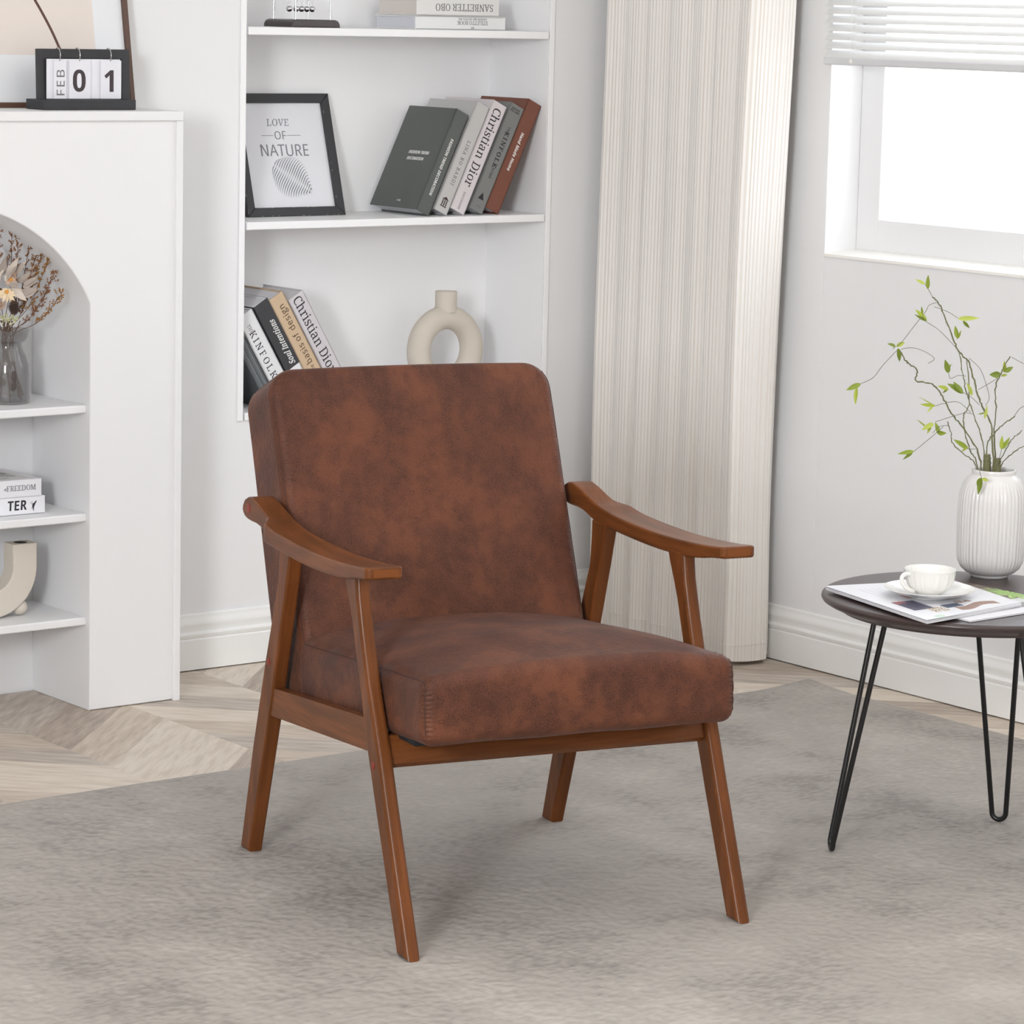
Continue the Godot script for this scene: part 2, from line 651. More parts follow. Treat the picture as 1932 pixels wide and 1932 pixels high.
func build_room() -> void:
	var g := Geo.new()
	addbox(g, V(-4.85, -0.12, -2.1), V(2.0, -0.012, 6.1), 0.001)
	var floor_ := struct("floor", g, M.subfloor, "pale oak floor laid in a chevron of planks")
	lay_planks(floor_)
	g = Geo.new()
	addbox(g, V(-4.85, -0.01, -2.1), V(0.669, 2.7, BACK), 0.00001)
	addbox(g, V(1.529, -0.01, -2.1), V(1.94, 2.7, BACK), 0.00001)
	addbox(g, V(0.669, -0.01, -2.1), V(1.529, 0.557, BACK), 0.00001)
	addbox(g, V(0.669, 2.3, -2.1), V(1.529, 2.7, BACK), 0.00001)
	struct("wall_back", g, M.wall, "white painted back wall with the bookcase recess")
	g = Geo.new()
	addbox(g, V(RIGHT, -0.01, -2.1), V(1.94, 2.7, -1.092), 0.0015)
	addbox(g, V(RIGHT, -0.01, 0.35), V(1.94, 2.7, 6.1), 0.0015)
	addbox(g, V(RIGHT, -0.01, -1.092), V(1.94, 0.953, 0.35), 0.0015)
	addbox(g, V(RIGHT, 2.15, -1.092), V(1.94, 2.7, 0.35), 0.0015)
	struct("wall_right", g, M.wall, "white wall with the window")
	g = Geo.new()
	addbox(g, V(-4.95, -0.01, -2.1), V(-4.75, 2.7, 2.35), 0.001)
	addbox(g, V(-4.95, -0.01, 4.35), V(-4.75, 2.7, 6.1), 0.001)
	addbox(g, V(-4.95, -0.01, 2.35), V(-4.75, 1.0, 4.35), 0.001)
	addbox(g, V(-4.95, 2.6, 2.35), V(-4.75, 2.7, 4.35), 0.001)
	struct("wall_left", g, M.low_bounce_wall, "unseen grey left wall, toned down to cut bounced light")
	g = Geo.new()
	addbox(g, V(-4.95, -0.01, 6.0), V(-1.55, 2.7, 6.15), 0.001)
	addbox(g, V(0.75, -0.01, 6.0), V(1.94, 2.7, 6.15), 0.001)
	addbox(g, V(-1.55, -0.01, 6.0), V(0.75, 0.7, 6.15), 0.001)
	addbox(g, V(-1.55, 2.65, 6.0), V(0.75, 2.7, 6.15), 0.001)
	struct("wall_front", g, M.low_bounce_wall, "unseen grey wall behind the camera, toned down to cut bounced light")
	struct("ceiling", box(V(-4.95, 2.7, -2.1), V(1.94, 2.82, 6.15)), M.wall, "white ceiling")
	var glow := mat(Color(0.9, 0.9, 0.9), 0.6)  # glow shared by the light panels out of view
	glow.emission_enabled = true
	glow.emission = Color(1.0, 0.985, 0.96)
	glow.emission_energy_multiplier = 0.8
	var w2 := struct("unseen_window_2", box(V(-4.86, 1.0, 2.35), V(-4.84, 2.6, 4.35)), glow, "unseen glowing window panel at the left, placed as the key light")  # out of view, glowing pane that goes with the left key light
	var fr := Geo.new()
	addbox(fr, V(-4.84, 1.0, 2.35), V(-4.78, 1.07, 4.35))
	addbox(fr, V(-4.84, 2.53, 2.35), V(-4.78, 2.6, 4.35))
	for z in [2.35, 3.315, 4.28]:
		addbox(fr, V(-4.84, 1.07, z), V(-4.78, 2.53, z + 0.07))
	obj("unseen_window_frame", fr, M.vinyl, w2)
	var w3 := struct("unseen_window_3", box(V(-1.55, 0.7, 6.08), V(0.75, 2.65, 6.1)), glow, "unseen glowing window panel behind the camera, placed to light the room from the front")  # out of view, glowing pane that goes with the light behind the camera
	fr = Geo.new()
	addbox(fr, V(-1.55, 0.7, 6.02), V(0.75, 0.77, 6.08))
	addbox(fr, V(-1.55, 2.58, 6.02), V(0.75, 2.65, 6.08))
	for x in [-1.55, -0.435, 0.68]:
		addbox(fr, V(x, 0.77, 6.02), V(x + 0.07, 2.58, 6.08))
	obj("unseen_window_frame", fr, M.vinyl, w3)
	var cl := thing("unseen_ceiling_light", "unseen square ceiling light panel, placed to light the seat and floor from above", "ceiling light", V(0.3, 2.68, 1.3))  # out of view, body of the overhead light
	obj("diffuser", box(V(-1.2, -0.012, -1.2), V(1.2, 0.018, 1.2)), glow, cl)
	# baseboards: one moulded profile, run along the back and the right wall
	var prof := P2([0, 0.004, 0.016, 0.004, 0.016, 0.072, 0.0135, 0.075, 0.016, 0.079, 0.0165, 0.085, 0.013, 0.0895, 0.0105, 0.091, 0.0105, 0.1, 0.0125, 0.105, 0.012, 0.111, 0.0085, 0.118, 0.0065, 0.123, 0.0065, 0.1275, 0.003, 0.131, 0, 0.131])
	g = Geo.new()
	g.extrude(T(V(0.354, -0.006, BACK), Basis(V(0, 0, 1), V(0, 1, 0), V(1, 0, 0))), prof, RIGHT - 0.354, 0.0)
	struct("baseboard_back", g, M.trim, "white moulded baseboard along the back wall")
	g = Geo.new()
	g.extrude(T(V(RIGHT, -0.006, BACK + 0.0165), Basis(V(-1, 0, 0), V(0, 1, 0), V(0, 0, 1))), prof, 7.8, 0.0)
	struct("baseboard_right", g, M.trim, "white moulded baseboard along the window wall")

func lay_planks(floor_: Node) -> void:
	rng.seed = 5
	var area := P2([-2.3, BACK + 0.004, RIGHT - 0.004, BACK + 0.004, RIGHT - 0.004, 0.9, 1.35, 0.9, 1.35, -0.75, -2.3, -0.75])
	var x0 := -0.083 - 0.311 * 8
	for s in range(0, 14):
		var xa := x0 + s * 0.311
		var xb := xa + 0.311
		var rise := -0.311 if s % 2 == 0 else 0.311
		for k in range(-8, 20):
			var z := -1.097 + 0.1625 * k
			var poly := PackedVector2Array()
			var sh := 0.0 if s % 2 == 0 else -0.311
			poly.append(Vector2(xa, z + sh - (0.0 if s % 2 == 0 else 0.0)))
			if s % 2 == 0:
				poly = PackedVector2Array([Vector2(xa, z + 0.311), Vector2(xb, z), Vector2(xb, z + 0.1625), Vector2(xa, z + 0.311 + 0.1625)])
			else:
				poly = PackedVector2Array([Vector2(xa, z), Vector2(xb, z + 0.311), Vector2(xb, z + 0.311 + 0.1625), Vector2(xa, z + 0.1625)])
			for piece in Geometry2D.intersect_polygons(poly, area):
				if piece.size() < 3:
					continue
				var ext := Rect2(piece[0], Vector2.ZERO)
				for q in piece:
					ext = ext.expand(q)
				if ext.size.x < 0.01 or ext.size.y < 0.01:
					continue
				var g := Geo.new()
				var dir := Vector2(1, signf(rise)).normalized()
				var nrm := Vector2(-dir.y, dir.x)
				var off := Vector2(rng.randf(), rng.randf())
				var uvm := Transform2D(Vector2(dir.x * 1.4, nrm.x * 2.4), Vector2(dir.y * 1.4, nrm.y * 2.4), off)
				var lift := rng.randf_range(-0.0002, 0.0002)
				g.extrude(T(V(0, -0.005 + lift, 0), Basis(V(1, 0, 0), V(0, 0, 1), V(0, -1, 0))), piece, 0.006, 0.0007, 1, uvm)
				obj("plank", g, M.planks[rng.randi() % 4], floor_)

func build_window() -> void:
	var w := struct("window_1", frame_geo(1.872, 1.93, -1.092, 0.35, 0.953, 2.15, 0.072, 0.084), M.vinyl, "white framed window above the side table")
	obj("pane", box(V(1.893, 1.03, -1.03), V(1.897, 2.09, 0.29), 0.0005), M.pane, w)
	var s := Geo.new()
	s.extrude(T(V(0, 0, -1.092), Basis(V(1, 0, 0), V(0, 1, 0), V(0, 0, 1))), P2([1.771, 0.9515, 1.8725, 0.9515, 1.8725, 0.966, 1.785, 0.961, 1.7725, 0.9575]), 1.442, 0.0)
	obj("sill", s, M.sill, w)
	var b := thing("window_blind", "white slatted blind half drawn up over the window", "blind", V(1.757, 1.383, -1.088))
	var zl := 1.43
	var pr := PackedVector2Array()
	for i in 9:
		var q := (i / 8.0 - 0.5) * 0.0255
		pr.append(Vector2(q, 0.0022 * (1.0 - pow(q / 0.01275, 2.0))))
	for i in 9:
		var q := (0.5 - i / 8.0) * 0.0255
		pr.append(Vector2(q, 0.0022 * (1.0 - pow(q / 0.01275, 2.0)) - 0.0006))
	var sg := Geo.new()
	var cs := cos(0.62)
	var sn := sin(0.62)
	sg.extrude(T(V(0, 0, 0), Basis(V(cs, sn, 0), V(-sn, cs, 0), V(0, 0, 1))), pr, zl, 0.0)
	var sm := sg.mesh()
	for k in 40:
		var o := obj("slat", sm, M.slat, b)
		o.position = V(0, 0.0265 + k * 0.0192, 0)
	var r := Geo.new()
	r.rbox(T(V(0, 0.0105, zl * 0.5)), V(0.025, 0.018, zl), 0.004, 2)
	obj("bottom_rail", r, M.rail, b)
	obj("head_rail", box(V(-0.02, 0.79, 0), V(0.0155, 0.83, zl), 0.003), M.slat, b)
	for z in [0.09, 0.62, 1.2]:
		var c := Geo.new()
		for x in [-0.0145, 0.0145]:
			c.tube([V(x, 0.012, z), V(x, 0.79, z)], 0.0007, 6)
		c.tube([V(0, 0.012, z), V(0, 0.79, z)], 0.0009, 6)
		c.ball(V(-0.013, 0.01, z), V(0.004, 0.006, 0.005), 10)
		obj("cord", c, M.cord, b)

func frame_geo(x0: float, x1: float, z0: float, z1: float, y0: float, y1: float, side: float, low: float) -> Geo:
	var g := Geo.new()
	addbox(g, V(x0, y0, z0), V(x1, y1, z0 + side), 0.003)
	addbox(g, V(x0, y0, z1 - side), V(x1, y1, z1), 0.003)
	addbox(g, V(x0, y0, z0 + side - 0.003), V(x1, y0 + low, z1 - side + 0.003), 0.003)
	addbox(g, V(x0, y1 - side, z0 + side - 0.003), V(x1, y1, z1 - side + 0.003), 0.003)
	return g

func build_bookcase() -> void:
	var b := thing("built_in_bookcase", "white built-in bookcase recessed in the back wall behind the armchair", "bookcase", V(1.099, 0.557, -1.926))
	obj("back_panel", box(V(-0.43, 0, -0.124), V(0.43, 1.743, -0.114), 0.001), M.joinery, b)
	for s in [-1, 1]:
		obj("side_panel", box(V(minf(s * 0.43, s * 0.4287), 0, -0.114), V(maxf(s * 0.43, s * 0.4287), 1.743, 0.114), 0.001), M.joinery, b)
	for y in [0.0, 0.431, 0.865, 1.303, 1.725]:
		var g := Geo.new()
		g.rbox(T(V(0, y + 0.009, 0.0035)), V(0.85, 0.018, 0.235), 0.0025, 2)
		obj("shelf", g, M.joinery, b)
	for s in [-1, 1]:
		var lo: float = -0.4445 if s < 0 else 0.4295
		obj("face_trim", box(V(lo, -0.001, 0.114), V(lo + 0.015, 1.743, 0.1185), 0.0015), M.joinery, b)

func build_mantel() -> void:
	var b := thing("arched_mantel", "white mantel with an arched open niche of shelves on the left", "mantel", V(-0.2047, 0, -1.69))
	var poly := PackedVector2Array()
	var hw := 0.5567
	poly.append_array(P2([hw, -0.004, hw, 1.264, -hw, 1.264, -hw, -0.004, -0.3353, -0.004]))
	var a0 := asin(0.1612 / 0.372)
	for i in 41:
		var a := lerpf(PI - a0, a0, i / 40.0)
		poly.append(Vector2(0.372 * cos(a), 0.7048 + 0.372 * sin(a)))
	poly.append(Vector2(0.3353, -0.004))
	var g := Geo.new()
	g.extrude(T(V(0, 0, -0.122)), poly, 0.247, 0.0035, 3)
	obj("body", g, M.mantel, b)
	for y in [0.6325, 0.4015, 0.1785]:
		g = Geo.new()
		g.rbox(T(V(0, y + 0.0088, -0.006)), V(0.672, 0.0176, 0.232), 0.0035, 2)
		obj("shelf", g, M.mantel, b)
	g = Geo.new()
	addbox(g, V(-hw, 1.2435, 0.122), V(hw, 1.264, 0.133), 0.003, 2)
	obj("top_trim", g, M.mantel, b)
	for s in [-1, 1]:
		g = Geo.new()
		g.rbox(T(V(s * (hw - 0.0085), 0.6185, 0.1275)), V(0.017, 1.25, 0.011), 0.0035, 2)
		obj("side_trim", g, M.mantel, b)

func build_curtain() -> void:
	var b := thing("curtain", "cream ribbed curtain pushed into the corner beside the window", "curtain", V(1.66, 0, -1.45))
	# plan of the cloth: (x, z), gathered folds then the broad free edge
	var path := [Vector2(1.745, -1.765)]
	for i in 7:
		var z := -1.735 + i * 0.0785
		path.append(Vector2(1.640 + 0.004 * sin(i * 2.1), z))
		path.append(Vector2(1.6415 + 0.003 * sin(i * 1.3), z + 0.03))
		path.append(Vector2(1.653 + 0.005 * sin(i * 1.7), z + 0.052))
		path.append(Vector2(1.651, z + 0.066))
	path.append_array([Vector2(1.606, -1.206), Vector2(1.622, -1.19), Vector2(1.665, -1.181), Vector2(1.7, -1.178), Vector2(1.716, -1.181), Vector2(1.722, -1.196), Vector2(1.736, -1.206), Vector2(1.748, -1.215), Vector2(1.738, -1.24), Vector2(1.7, -1.26)])
	var cv := Curve2D.new()
	for i in path.size():
		var d: Vector2 = (path[mini(i + 1, path.size() - 1)] - path[maxi(i - 1, 0)]) * 0.17
		cv.add_point(path[i], -d, d)
	var len_ := cv.get_baked_length()
	var n := 900
	var base := []
	for j in n + 1:
		base.append(cv.sample_baked(len_ * j / n, true))
	var rows := []
	var ys := [0.008, 0.02, 0.0425, 0.0435, 0.0445, 0.046, 0.1, 0.2, 0.3, 0.4, 0.5, 0.6, 0.7, 0.8, 0.9, 1.0, 1.1, 1.2, 1.3, 1.4, 1.5, 1.7, 2.0, 2.3, 2.66]
	for y in ys:
		var row := PackedVector3Array()
		var flat: float = lerpf(1.0, 0.62, smoothstep(0.1, 1.6, y))
		for j in n + 1:
			var q: Vector2 = base[j]
			var s: float = len_ * j / n
			var dd: Vector2 = (base[mini(j + 1, n)] - base[maxi(j - 1, 0)]).normalized()
			var nm := Vector2(dd.y, -dd.x)
			var body := smoothstep(-1.8, -1.7, q.y) * (1.0 - smoothstep(-1.26, -1.2, q.y))
			var x := lerpf(q.x, 1.642, (1.0 - flat) * body)
			x += 0.006 * sin(y * 3.1 + q.y * 9.0) * (1.0 - 0.5 * body)
			var z := q.y + 0.007 * sin(y * 2.3 + q.x * 17.0) * smoothstep(0.0, 0.4, y) + (0.02 * smoothstep(0.0, 1.5, y) if q.y > -1.23 else 0.02 * smoothstep(0.0, 1.5, y) * smoothstep(-1.8, -1.2, q.y))
			z += -0.035 * (1.0 - smoothstep(0.0, 1.5, y)) * (1.0 - smoothstep(-1.79, -1.55, q.y)) * 0.0
			var rib := 0.0005 * sin(s * TAU / 0.0088)
			if y > 0.0425 and y < 0.0455:
				rib -= 0.0012
			row.append(V(clampf(x + nm.x * rib, 1.5, 1.762), y + (0.004 * sin(s * 21.0) if y < 0.03 else 0.0), z + nm.y * rib) - b.position)
		rows.append(row)
	var g := Geo.new()
	g.grid(rows, 1.0, Vector2(len_ / (8.0 * 0.0088), 1.0))
	obj("cloth", g, M.curtain, b)

func build_rug() -> void:
	var g := Geo.new()
	var x0 := -1.75
	var x1 := 1.645
	var z0 := -0.952
	var z1 := 1.85
	var nx := 60
	var nz := 50
	var rows := []
	var corner := func(x: float, z: float) -> float:
		var d := Vector2(x1 - x, z - z0).length()
		return 0.012 * pow(clampf(1.0 - d / 0.16, 0.0, 1.0), 1.6) - 0.0005 + 0.0005 * sin(x * 9.0) * sin(z * 7.0)
	for i in nz + 1:
		var row := PackedVector3Array()
		for j in nx + 1:
			var x := lerpf(x0, x1, pow(float(j) / nx, 0.7))
			var z := lerpf(z0, z1, pow(float(i) / nz, 1.5))
			var edge := minf(minf(x - x0, x1 - x), minf(z - z0, z1 - z))
			row.append(V(x, -0.0015 * (1.0 - smoothstep(0.0, 0.006, edge)) + corner.call(x, z), z))
		rows.append(row)
	# planar coordinates so that the weave keeps its size
	var a := rows.size()
	for i in a:
		for j in nx + 1:
			var p: Vector3 = rows[i][j]
			g.vert(p, Vector3.UP, Vector2((p.x - x0) / 3.4, (p.z - z0) / 3.4))
	for i in a - 1:
		for j in nx:
			var q := i * (nx + 1) + j
			g.quad(q, q + 1, q + nx + 2, q + nx + 1)
	var r := thing("rug", "large grey beige distressed rug under the armchair and side table", "rug", Vector3.ZERO)
	obj("pile", g, M.rug, r)
	var e := Geo.new()
	var loop := []
	for j in nx + 1:
		loop.append(rows[0][j])
	for i in range(1, a):
		loop.append(rows[i][nx])
	for j in range(nx - 1, -1, -1):
		loop.append(rows[a - 1][j])
	for i in range(a - 2, -1, -1):
		loop.append(rows[i][0])
	var pts := []
	for p in loop:
		pts.append(p + V(0, -0.0022, 0))
	e.tube(pts, 0.0026, 6, false)
	obj("edge_binding", e, M.rug_edge, r)

# ---------------------------------------------------------------- armchair
func arm_geo(side: float) -> Geo:
	var top := [[-0.3475, 0.6215], [-0.345, 0.632], [-0.338, 0.640], [-0.325, 0.6455], [-0.31, 0.6465], [-0.285, 0.6415], [-0.25, 0.6315], [-0.21, 0.621], [-0.15, 0.6125], [-0.074, 0.6085], [0.0, 0.607], [0.052, 0.607], [0.1, 0.6085], [0.153, 0.611], [0.21, 0.615], [0.262, 0.620]]
	var bot := [[-0.3475, 0.6205], [-0.345, 0.614], [-0.338, 0.609], [-0.325, 0.606], [-0.31, 0.605], [-0.285, 0.605], [-0.26, 0.602], [-0.23, 0.594], [-0.205, 0.588], [-0.187, 0.587], [-0.11, 0.583], [-0.03, 0.580], [0.05, 0.5795], [0.136, 0.583], [0.19, 0.590], [0.22, 0.5955], [0.262, 0.6]]
	var ws := []
	for w in [-0.3475, -0.3465, -0.345, -0.342, -0.338, -0.332, -0.325, -0.318, -0.31, -0.3, -0.285, -0.27, -0.26, -0.25]:
		ws.append(w)
	var w0 := -0.245
	while w0 < 0.25:
		ws.append(w0)
		w0 += 0.005
	ws.append_array([0.25, 0.252, 0.254, 0.256, 0.258, 0.2592, 0.2603, 0.2611, 0.2617, 0.262])
	var g := Geo.new()
	var rows := []
	for w in ws:
		var yt: float = curve_at(top, w)
		var yb: float = curve_at(bot, w)
		var uo := lerpf(0.333, 0.352, smoothstep(-0.232, -0.19, w))
		var ui := 0.2875
		var shrink := 0.0
		var front := 0.262 - 0.012
		if w > front:
			var q: float = (w - front) / 0.012
			shrink = 0.012 * (1.0 - sqrt(maxf(0.0, 1.0 - q * q)))
		uo -= shrink
		ui += shrink * 0.8
		var sy := 0.0
		if w > 0.258:
			var q2: float = (w - 0.258) / 0.004
			sy = 0.004 * (1.0 - sqrt(maxf(0.0, 1.0 - q2 * q2)))
		yt -= sy
		yb += sy
		var r := minf(0.0045 - sy * 0.8, (yt - yb) * 0.48)
		var row := PackedVector3Array()
		var cen := [[uo - r, yt - r, 0.0], [ui + r, yt - r, 1.0], [ui + r, yb + r, 2.0], [uo - r, yb + r, 3.0]]
		for c in cen:
			for s in 5:
				var an: float = (c[2] + s / 4.0) * PI / 2.0
				row.append(V(side * (c[0] + r * cos(an)), c[1] + r * sin(an), w))
		row.append(row[0])
		rows.append(row)
	# normals of the rounded section, leaned by the run of the arm
	var b: int = rows[0].size()
	var a := rows.size()
	for i in a:
		for j in b:
			var an := (floorf(j % 20 / 5.0) + (j % 20 % 5) / 4.0) * PI / 2.0
			var nn := V(side * cos(an), sin(an), 0)
			var qa := clampf((ws[i] - 0.25) / 0.012, 0.0, 1.0)
			var qb := clampf((ws[i] - 0.258) / 0.004, 0.0, 1.0)
			if qa > 0.0:
				nn = V(nn.x * sqrt(1.0 - qa * qa), nn.y * sqrt(1.0 - qb * qb), absf(nn.x) * qa + absf(nn.y) * qb + 0.0001).normalized()
			else:
				var d: Vector3 = (rows[mini(i + 1, a - 1)][j] - rows[maxi(i - 1, 0)][j]).normalized()
				nn = (nn - d * nn.dot(d)).normalized()
			g.vert(rows[i][j], nn, Vector2(ws[i] * 2.2, (rows[i][j].x - rows[i][j].y) * 2.2))
	for i in a - 1:
		for j in b - 1:
			var q := i * b + j
			g.quad(q, q + 1, q + b + 1, q + b)
	var fc := Vector3.ZERO
	for j in 20:
		fc += rows[a - 1][j] / 20.0
	var c0 := g.vert(fc, V(0, 0, 1))
	var ring := []
	for j in b:
		ring.append(g.vert(rows[a - 1][j], V(0, 0, 1)))
	for j in b - 1:
		g.tri(c0, ring[j], ring[j + 1])
	return g

func curve_at(c: Array, x: float) -> float:
	if x <= c[0][0]:
		return c[0][1]
	for i in c.size() - 1:
		if x <= c[i + 1][0]:
			var t: float = (x - c[i][0]) / (c[i + 1][0] - c[i][0])
			var p0: float = c[maxi(i - 1, 0)][1]
			var p3: float = c[mini(i + 2, c.size() - 1)][1]
			if i > 5:
				return cubic_interpolate(c[i][1], c[i + 1][1], p0, p3, t)
			return lerpf(c[i][1], c[i + 1][1], t)
	return c[c.size() - 1][1]

func side_xf(u: float) -> Transform3D:
	return T(V(u, 0, 0), Basis(V(0, 0, 1), V(0, 1, 0), V(-1, 0, 0)))

func build_chair() -> void:
	var ch := thing("armchair", "brown distressed leather-look armchair with curved wooden arms on the grey rug", "armchair", V(CHX, 0, CHZ), CHTURN)
	var front := P2([0.3126, 0.0, 0.357, 0.0, 0.302, 0.13, 0.2575, 0.235, 0.229, 0.304, 0.2025, 0.362, 0.178, 0.4135, 0.151, 0.486, 0.132, 0.545, 0.124, 0.592, 0.062, 0.592, 0.075, 0.563, 0.09, 0.535, 0.1045, 0.505, 0.144, 0.397, 0.1785, 0.302, 0.218, 0.211])
	var rear := P2([-0.398, 0.0, -0.355, 0.0, -0.258, 0.278, -0.187, 0.515, -0.166, 0.592, -0.222, 0.592, -0.2225, 0.56, -0.227, 0.511, -0.284, 0.362, -0.339, 0.201])
	for s in [-1, 1]:
		var start: float = -0.2866 if s < 0 else 0.3126
		var g := Geo.new()
		g.extrude(side_xf(start), front, 0.026, 0.0085, 5)
		obj("front_leg", g, M.wood_up, ch)
		g = Geo.new()
		g.extrude(side_xf(start), rear, 0.026, 0.0045, 3)
		obj("rear_leg", g, M.wood_up, ch)
		g = Geo.new()
		g.extrude(side_xf(start - 0.003), P2([-0.25, 0.3195, 0.17, 0.356, 0.19, 0.3035, -0.27, 0.2665]), 0.02, 0.002, 2)
		obj("side_rail", g, M.wood, ch)
		var a := obj("armrest", arm_geo(s), M.wood_arm, ch)
		bolt(a, V(s * 0.3332, 0.627, -0.318), s, 0.0088)
	for s in [-1, 1]:
		bolt(ch, V(s * 0.3128, 0.363, -0.265), s, 0.0064)
		bolt(ch, V(s * 0.3128, 0.286, 0.2085), s, 0.0064)
	var fr := Geo.new()
	fr.extrude(T(V(-0.287, 0, 0), Basis(V(0, 0, 1), V(0, 1, 0), V(1, 0, 0))), P2([0.19, 0.279, 0.213, 0.281, 0.221, 0.289, 0.205, 0.333, 0.178, 0.333]), 0.574, 0.0015, 2)
	obj("front_rail", fr, M.wood, ch)
	obj("rear_rail", box(V(-0.287, 0.262, -0.262), V(0.287, 0.302, -0.242), 0.003), M.wood, ch)
	# seat cushion, tilted up to the front, domed
	var sx := T(V(0, 0.375, 0.064), Basis(V(1, 0, 0), -0.0748))
	var hw := 0.28
	var dome := func(p: Vector3) -> Vector3:
		var up := clampf((p.y + 0.055) / 0.11, 0.0, 1.0)
		var fu := 1.0 - pow(absf(p.x) / 0.282, 2.6)
		var back_ := 1.0 - 0.3 * smoothstep(0.1, -0.27, p.z)
		var fz := (1.0 - 0.62 * smoothstep(0.1, 0.272, p.z)) * back_
		var q := p
		q.y += 0.043 * maxf(fu, 0.0) * fz * up * up
		q.z += 0.007 * smoothstep(0.2, 0.27, p.z) * maxf(fu, 0.0) * (1.0 - pow(2.0 * up - 1.0, 2.0))
		q.x += signf(p.x) * 0.003 * smoothstep(0.2, 0.28, absf(p.x)) * (1.0 - pow(2.0 * up - 1.0, 2.0))
		# lower edge a little uneven
		q.y += (1.0 - up) * 0.0009 * sin(p.x * 34.0 + 1.0) * smoothstep(0.2, 0.27, p.z)
		# puckers beside the stitched front corners
		var near := 1.0 - smoothstep(0.0, 0.017, absf(absf(p.x) - 0.277))
		q.z += 0.0012 * near * sin(p.y * TAU / 0.0072 + sin(p.y * 90.0)) * smoothstep(0.255, 0.27, p.z)
		q.y += 0.0006 * near * sin(p.z * TAU / 0.009) * up * (1.0 - smoothstep(0.2, 0.26, p.z))
		return q
	var g2 := Geo.new()
	g2.rbox(sx, V(0.56, 0.11, 0.545), 0.0215, 8, Vector3i(150, 44, 60), dome)
	var seat := obj("seat_cushion", g2, M.leather, ch)
	for s in [-1, 1]:
		var pts := []
		var r := 0.0215
		for i in 14:
			pts.append(V(s * (hw - 0.0055), lerpf(-0.034, 0.0335, i / 13.0), 0.2725 - 0.0065))
		for i in 9:
			var an := i / 8.0 * PI / 2.0
			pts.append(V(s * (hw - 0.0055), 0.0335 + (r - 0.0065) * sin(an), 0.2725 - r + (r - 0.0065) * cos(an)))
		for i in range(1, 22):
			pts.append(V(s * (hw - 0.0055), 0.0485, lerpf(0.25, -0.255, i / 21.0)))
		seam(seat, pts, dome, sx, 0.0008)
	obj("dust_cover", box(V(-0.268, 0.327, -0.19), V(0.268, 0.338, 0.27), 0.003), M.black_cloth, ch)
	# back cushion, leaning
	var lean := 0.380
	var L := 0.596
	var TH := 0.138
	var bx := Transform3D(Basis(V(1, 0, 0), -lean), V(0, 0.308, -0.1635))
	bx = bx * T(V(0, L * 0.5, -TH * 0.5))
	var bw := 0.2745
	var puff := func(p: Vector3) -> Vector3:
		var q := p
		var R := 0.05
		var ax := (absf(p.x) - (bw - R)) / R
		var ay := (p.y - (L * 0.5 - R)) / R
		if ax > 0.0 and ay > 0.0:
			var m := maxf(ax, ay)
			var rr := Vector2(absf(p.x) - (bw - 0.018), p.y - (L * 0.5 - 0.018))
			if rr.x > 0.0 and rr.y > 0.0:
				m = 1.0 + (minf(rr.length(), 0.018) - 0.018) / R
			var k := m / Vector2(ax, ay).length()
			q.x = signf(p.x) * (bw - R + ax * k * R)
			q.y = L * 0.5 - R + ay * k * R
		var f := clampf((p.z + TH * 0.5) / TH, 0.0, 1.0)
		var fx := 1.0 - pow(absf(p.x) / bw, 5.0)
		var fy := 1.0 - pow(absf(p.y) / (L * 0.5), 6.0)
		var cd := Vector2(maxf(0.0, absf(p.x) - (bw - 0.075)), maxf(0.0, p.y - (L * 0.5 - 0.075))).length() / 0.075
		var edge := 1.0 - pow(minf(1.0, cd), 3.0) if p.y > L * 0.5 - 0.075 else 1.0
		q.z += f * f * 0.0115 * maxf(0.0, fx) * maxf(0.0, fy) * edge
		q.z -= (1.0 - f) * 0.018 * (1.0 - smoothstep(-0.3, 0.28, p.y))
		q.y += 0.004 * (1.0 - pow(p.x / bw, 2.0)) * smoothstep(0.25, 0.298, p.y)
		var near := 1.0 - smoothstep(0.0, 0.02, absf(absf(p.x) - (bw - 0.006)))
		q.z += 0.0003 * near * f * sin(p.y * TAU / 0.0062 + 2.0 * sin(p.y * 60.0))
		return q
	var g3 := Geo.new()
	g3.rbox(bx, V(bw * 2.0, L, TH), 0.018, 6, Vector3i(60, 200, 14), puff)
	var back := obj("back_cushion", g3, M.leather, ch)
	for s in [-1, 1]:
		var pts := []
		for i in 30:
			pts.append(V(s * (bw - 0.0052), lerpf(-0.26, 0.26, i / 29.0), TH * 0.5 - 0.0052))
		for i in range(1, 10):
			pts.append(V(s * (bw - 0.0052 - 0.0 * i), lerpf(0.26, L * 0.5 - 0.018, i / 9.0), TH * 0.5 - 0.0052))
		for i in range(1, 6):
			var an := i / 5.0 * PI / 2.0
			pts.append(V(s * (bw - 0.0052), L * 0.5 - 0.018 + 0.0128 * sin(an), TH * 0.5 - 0.018 + 0.0128 * cos(an)))
		for i in range(1, 8):
			pts.append(V(s * (bw - 0.0052), L * 0.5 - 0.0052, lerpf(TH * 0.5 - 0.018, -TH * 0.5 + 0.018, i / 7.0)))
		seam(back, pts, puff, bx, 0.0008)

func seam(parent: Node, pts: Array, deform: Callable, xf: Transform3D, r: float) -> void:
	var out := []
	for p in pts:
		out.append(xf * (deform.call(p) as Vector3))
	var g := Geo.new()
	g.tube(out, r, 6)
	obj("seam", g, M.seam, parent)

func bolt(parent: Node, at: Vector3, s: float, r: float) -> void:
	var g := Geo.new()
	g.lathe(T(at, Basis(V(0, 0, 1), V(s, 0, 0), V(0, 1, 0))), [Vector2(0.0001, 0.0018), Vector2(r * 0.7, 0.0015), Vector2(r, 0.0006), Vector2(r, -0.001)], 20)
	obj("bolt_cap", g, M.plug, parent)

